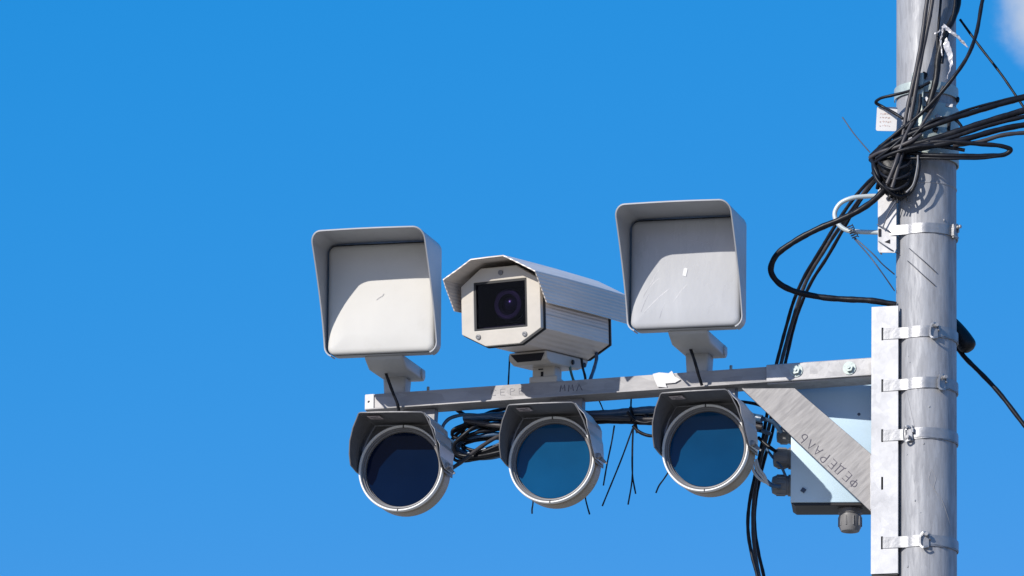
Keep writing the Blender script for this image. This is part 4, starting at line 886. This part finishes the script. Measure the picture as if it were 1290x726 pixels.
# zip tie tails
for i, c in enumerate([[(774, 536), (771, 556), (765, 585), (760, 612)], [(797, 540), (785, 572), (772, 605), (759, 638)], [(798, 540), (797, 570), (796, 605), (791, 636)], [(797, 545), (796, 575), (797, 600), (801, 622)], [(757, 632 - 0), (740, 630), (741, 640), (744, 652)], [(862, 536), (854, 570), (842, 595), (836, 604), (830, 612), (826, 621)]]):
    if i == 4: c = [(733, 535), (735, 580), (738, 628), (740, 637), (743, 648)]
    cable('zip_tie', [(x, y, .03 if i < 4 else .02) for x, y in c], .0021, 'cable', ['zip tie tail hanging leftmost between second and third lamps', 'long zip tie tail slanting down left between the lamps', 'longest straight zip tie tail left of the third lamp', 'zip tie tail with a kinked end left of the third lamp', 'short black tie end under the right of the second lamp', 'short black tie end poking out left of the third lamp'][i], 'zip tie', n=6)
cable('zip_tie', [(676, 535, .03), (673, 590, .02), (671, 635, .02), (670, 641, .02), (670, 647, .02)], .0021, 'cable', 'tiny black tie end under the left of the second lamp', 'zip tie', n=6)
cable('zip_tie', [(642, 449, .0), (641, 466, .0), (640, 486, .0)], .0022, 'cable', 'upright black tie end standing on the arm left of the camera', 'zip tie', n=6)
cable('zip_tie', [(751, 498, .05), (756, 508, .05), (760, 517, .05)], .0018, 'cable', 'tiny black tie end in the gap under the arm by the second lamp', 'zip tie', n=6)
cable('zip_tie', [(795, 500, .05), (794.5, 512, .045), (795, 532, .03)], .0022, 'cable', 'black tie wrapped round the conduit below the arm', 'zip tie', n=6)
# leads from panels
cable('cable', [(481, 455, -.075), (484, 463, -.085), (489, 478, -.085), (495, 495, -.070), (500, 508, -.062), (502, 518, -.05)], .0042, 'cable', 'short black lead from the left panel mount down over the arm')
cable('cable', [(866, 428, -.075), (870, 438, -.085), (876, 456, -.085), (880, 472, -.070), (884, 486, -.055)], .0042, 'cable', 'short black lead from the right panel mount down over the arm')
# leads under the camera
cable('cable', [(717, 451, .03), (718, 462, .02), (720, 472, .01), (723, 482, .0)], .0036, 'cablegreen', 'green lead under the camera cradle, leftmost of three')
cable('cable', [(732, 452, .04), (734, 464, .02), (737, 475, .0), (738, 484, .0)], .0034, 'cable', 'thin middle black lead from the camera cradle to the arm')
cable('cable', [(751, 438, .12), (752, 450, .10), (749, 462, .06), (745, 473, .02), (741, 484, .0)], .0048, 'conduit', 'thicker dark blue lead behind the camera curving to the arm')
# sleeve right of pole
o0 = Wd(1216, 428, .09)
sl = empty('splice_sleeve', Matrix.Translation(o0)); tag(sl, 'fat black sleeve on a cable emerging right of the pole', 'cable sleeve')
P = crom([Wd(x, y, l) - o0 for x, y, l in ((1186, 400, .10), (1204, 417, .10), (1214, 429, .10), (1222, 441, .10))], 6); n_ = len(P)
rad = [1 - .0 * i for i in range(n_)]; rad[-1] = .55; rad[-2] = .85; rad[-3] = .96
bm = BM(); sweep(bm, P, circ(.0245, 20), radii=rad); obj('sleeve', bm, 'tape', sl, True)
cable('cable', [(1205, 436, .11), (1216, 450, .11), (1232, 467, .11), (1262, 500, .11), (1295, 540, .11), (1330, 582, .11), (2000, 1380, .3)], .0062, 'cable', 'black cable slanting down right from the fat sleeve to the picture edge')
# torn film
def film_piece(pts, w_, label, seed):
    rn = random.Random(seed); o0 = Wd(*pts[0]); P = crom([Wd(*p) - o0 for p in pts], 5); G = []
    for i, p in enumerate(P):
        t = i / (len(P) - 1); hw = w_ * (1 - .7 * t) ; d = Vector((.5, -.3, .8)).normalized()
        G.append([p + d * hw * s + Vector((rn.uniform(-1, 1), rn.uniform(-1, 1), rn.uniform(-1, 1))) * .0018 for s in (-1, -.3, .4, 1)])
    bm = BM(); sheet(bm, G, .0008); o = obj('torn_film', bm, 'film'); o.location = o0; tag(o, label, 'plastic film')
film_piece([(1188, 32, -.10), (1198, 40, -.10), (1209, 49, -.09), (1219, 60, -.08)], .006, 'torn white plastic strip flapping right at the pole top', 1)
film_piece([(1188, 34, -.105), (1187, 42, -.105), (1185, 52, -.10), (1187, 70, -.10)], .006, 'torn white plastic strip hanging down at the pole top', 2)
film_piece([(1190, 52, -.095), (1196, 68, -.095), (1198, 84, -.095), (1192, 100, -.10)], .012, 'crumpled clear film clinging to the pole above the plates', 3)
film_piece([(1184, 39, -.10), (1181, 41, -.10), (1178, 42, -.10)], .004, 'tiny torn film scrap pointing left at the pole top', 4)
# torn white paper on the arm
o0 = Wd(828, 476, -.041); rn = random.Random(2)
pp = [(822, 471), (830, 469), (842, 470), (846, 467), (850, 474), (857, 478), (850, 482), (838, 483), (840, 488), (828, 487), (824, 478)]
pts = [FBI @ Wd(x, y, -.041) for x, y in pp]; bm = BM(); prism(bm, [(p.x, p.z) for p in pts], -.0385, -.0375); o = obj('tape_scrap', bm, 'tag'); o.matrix_world = FB; tag(o, 'torn white tape scrap stuck on the arm left of the right panel', 'tape scrap')
print('objects', len(bpy.data.objects))
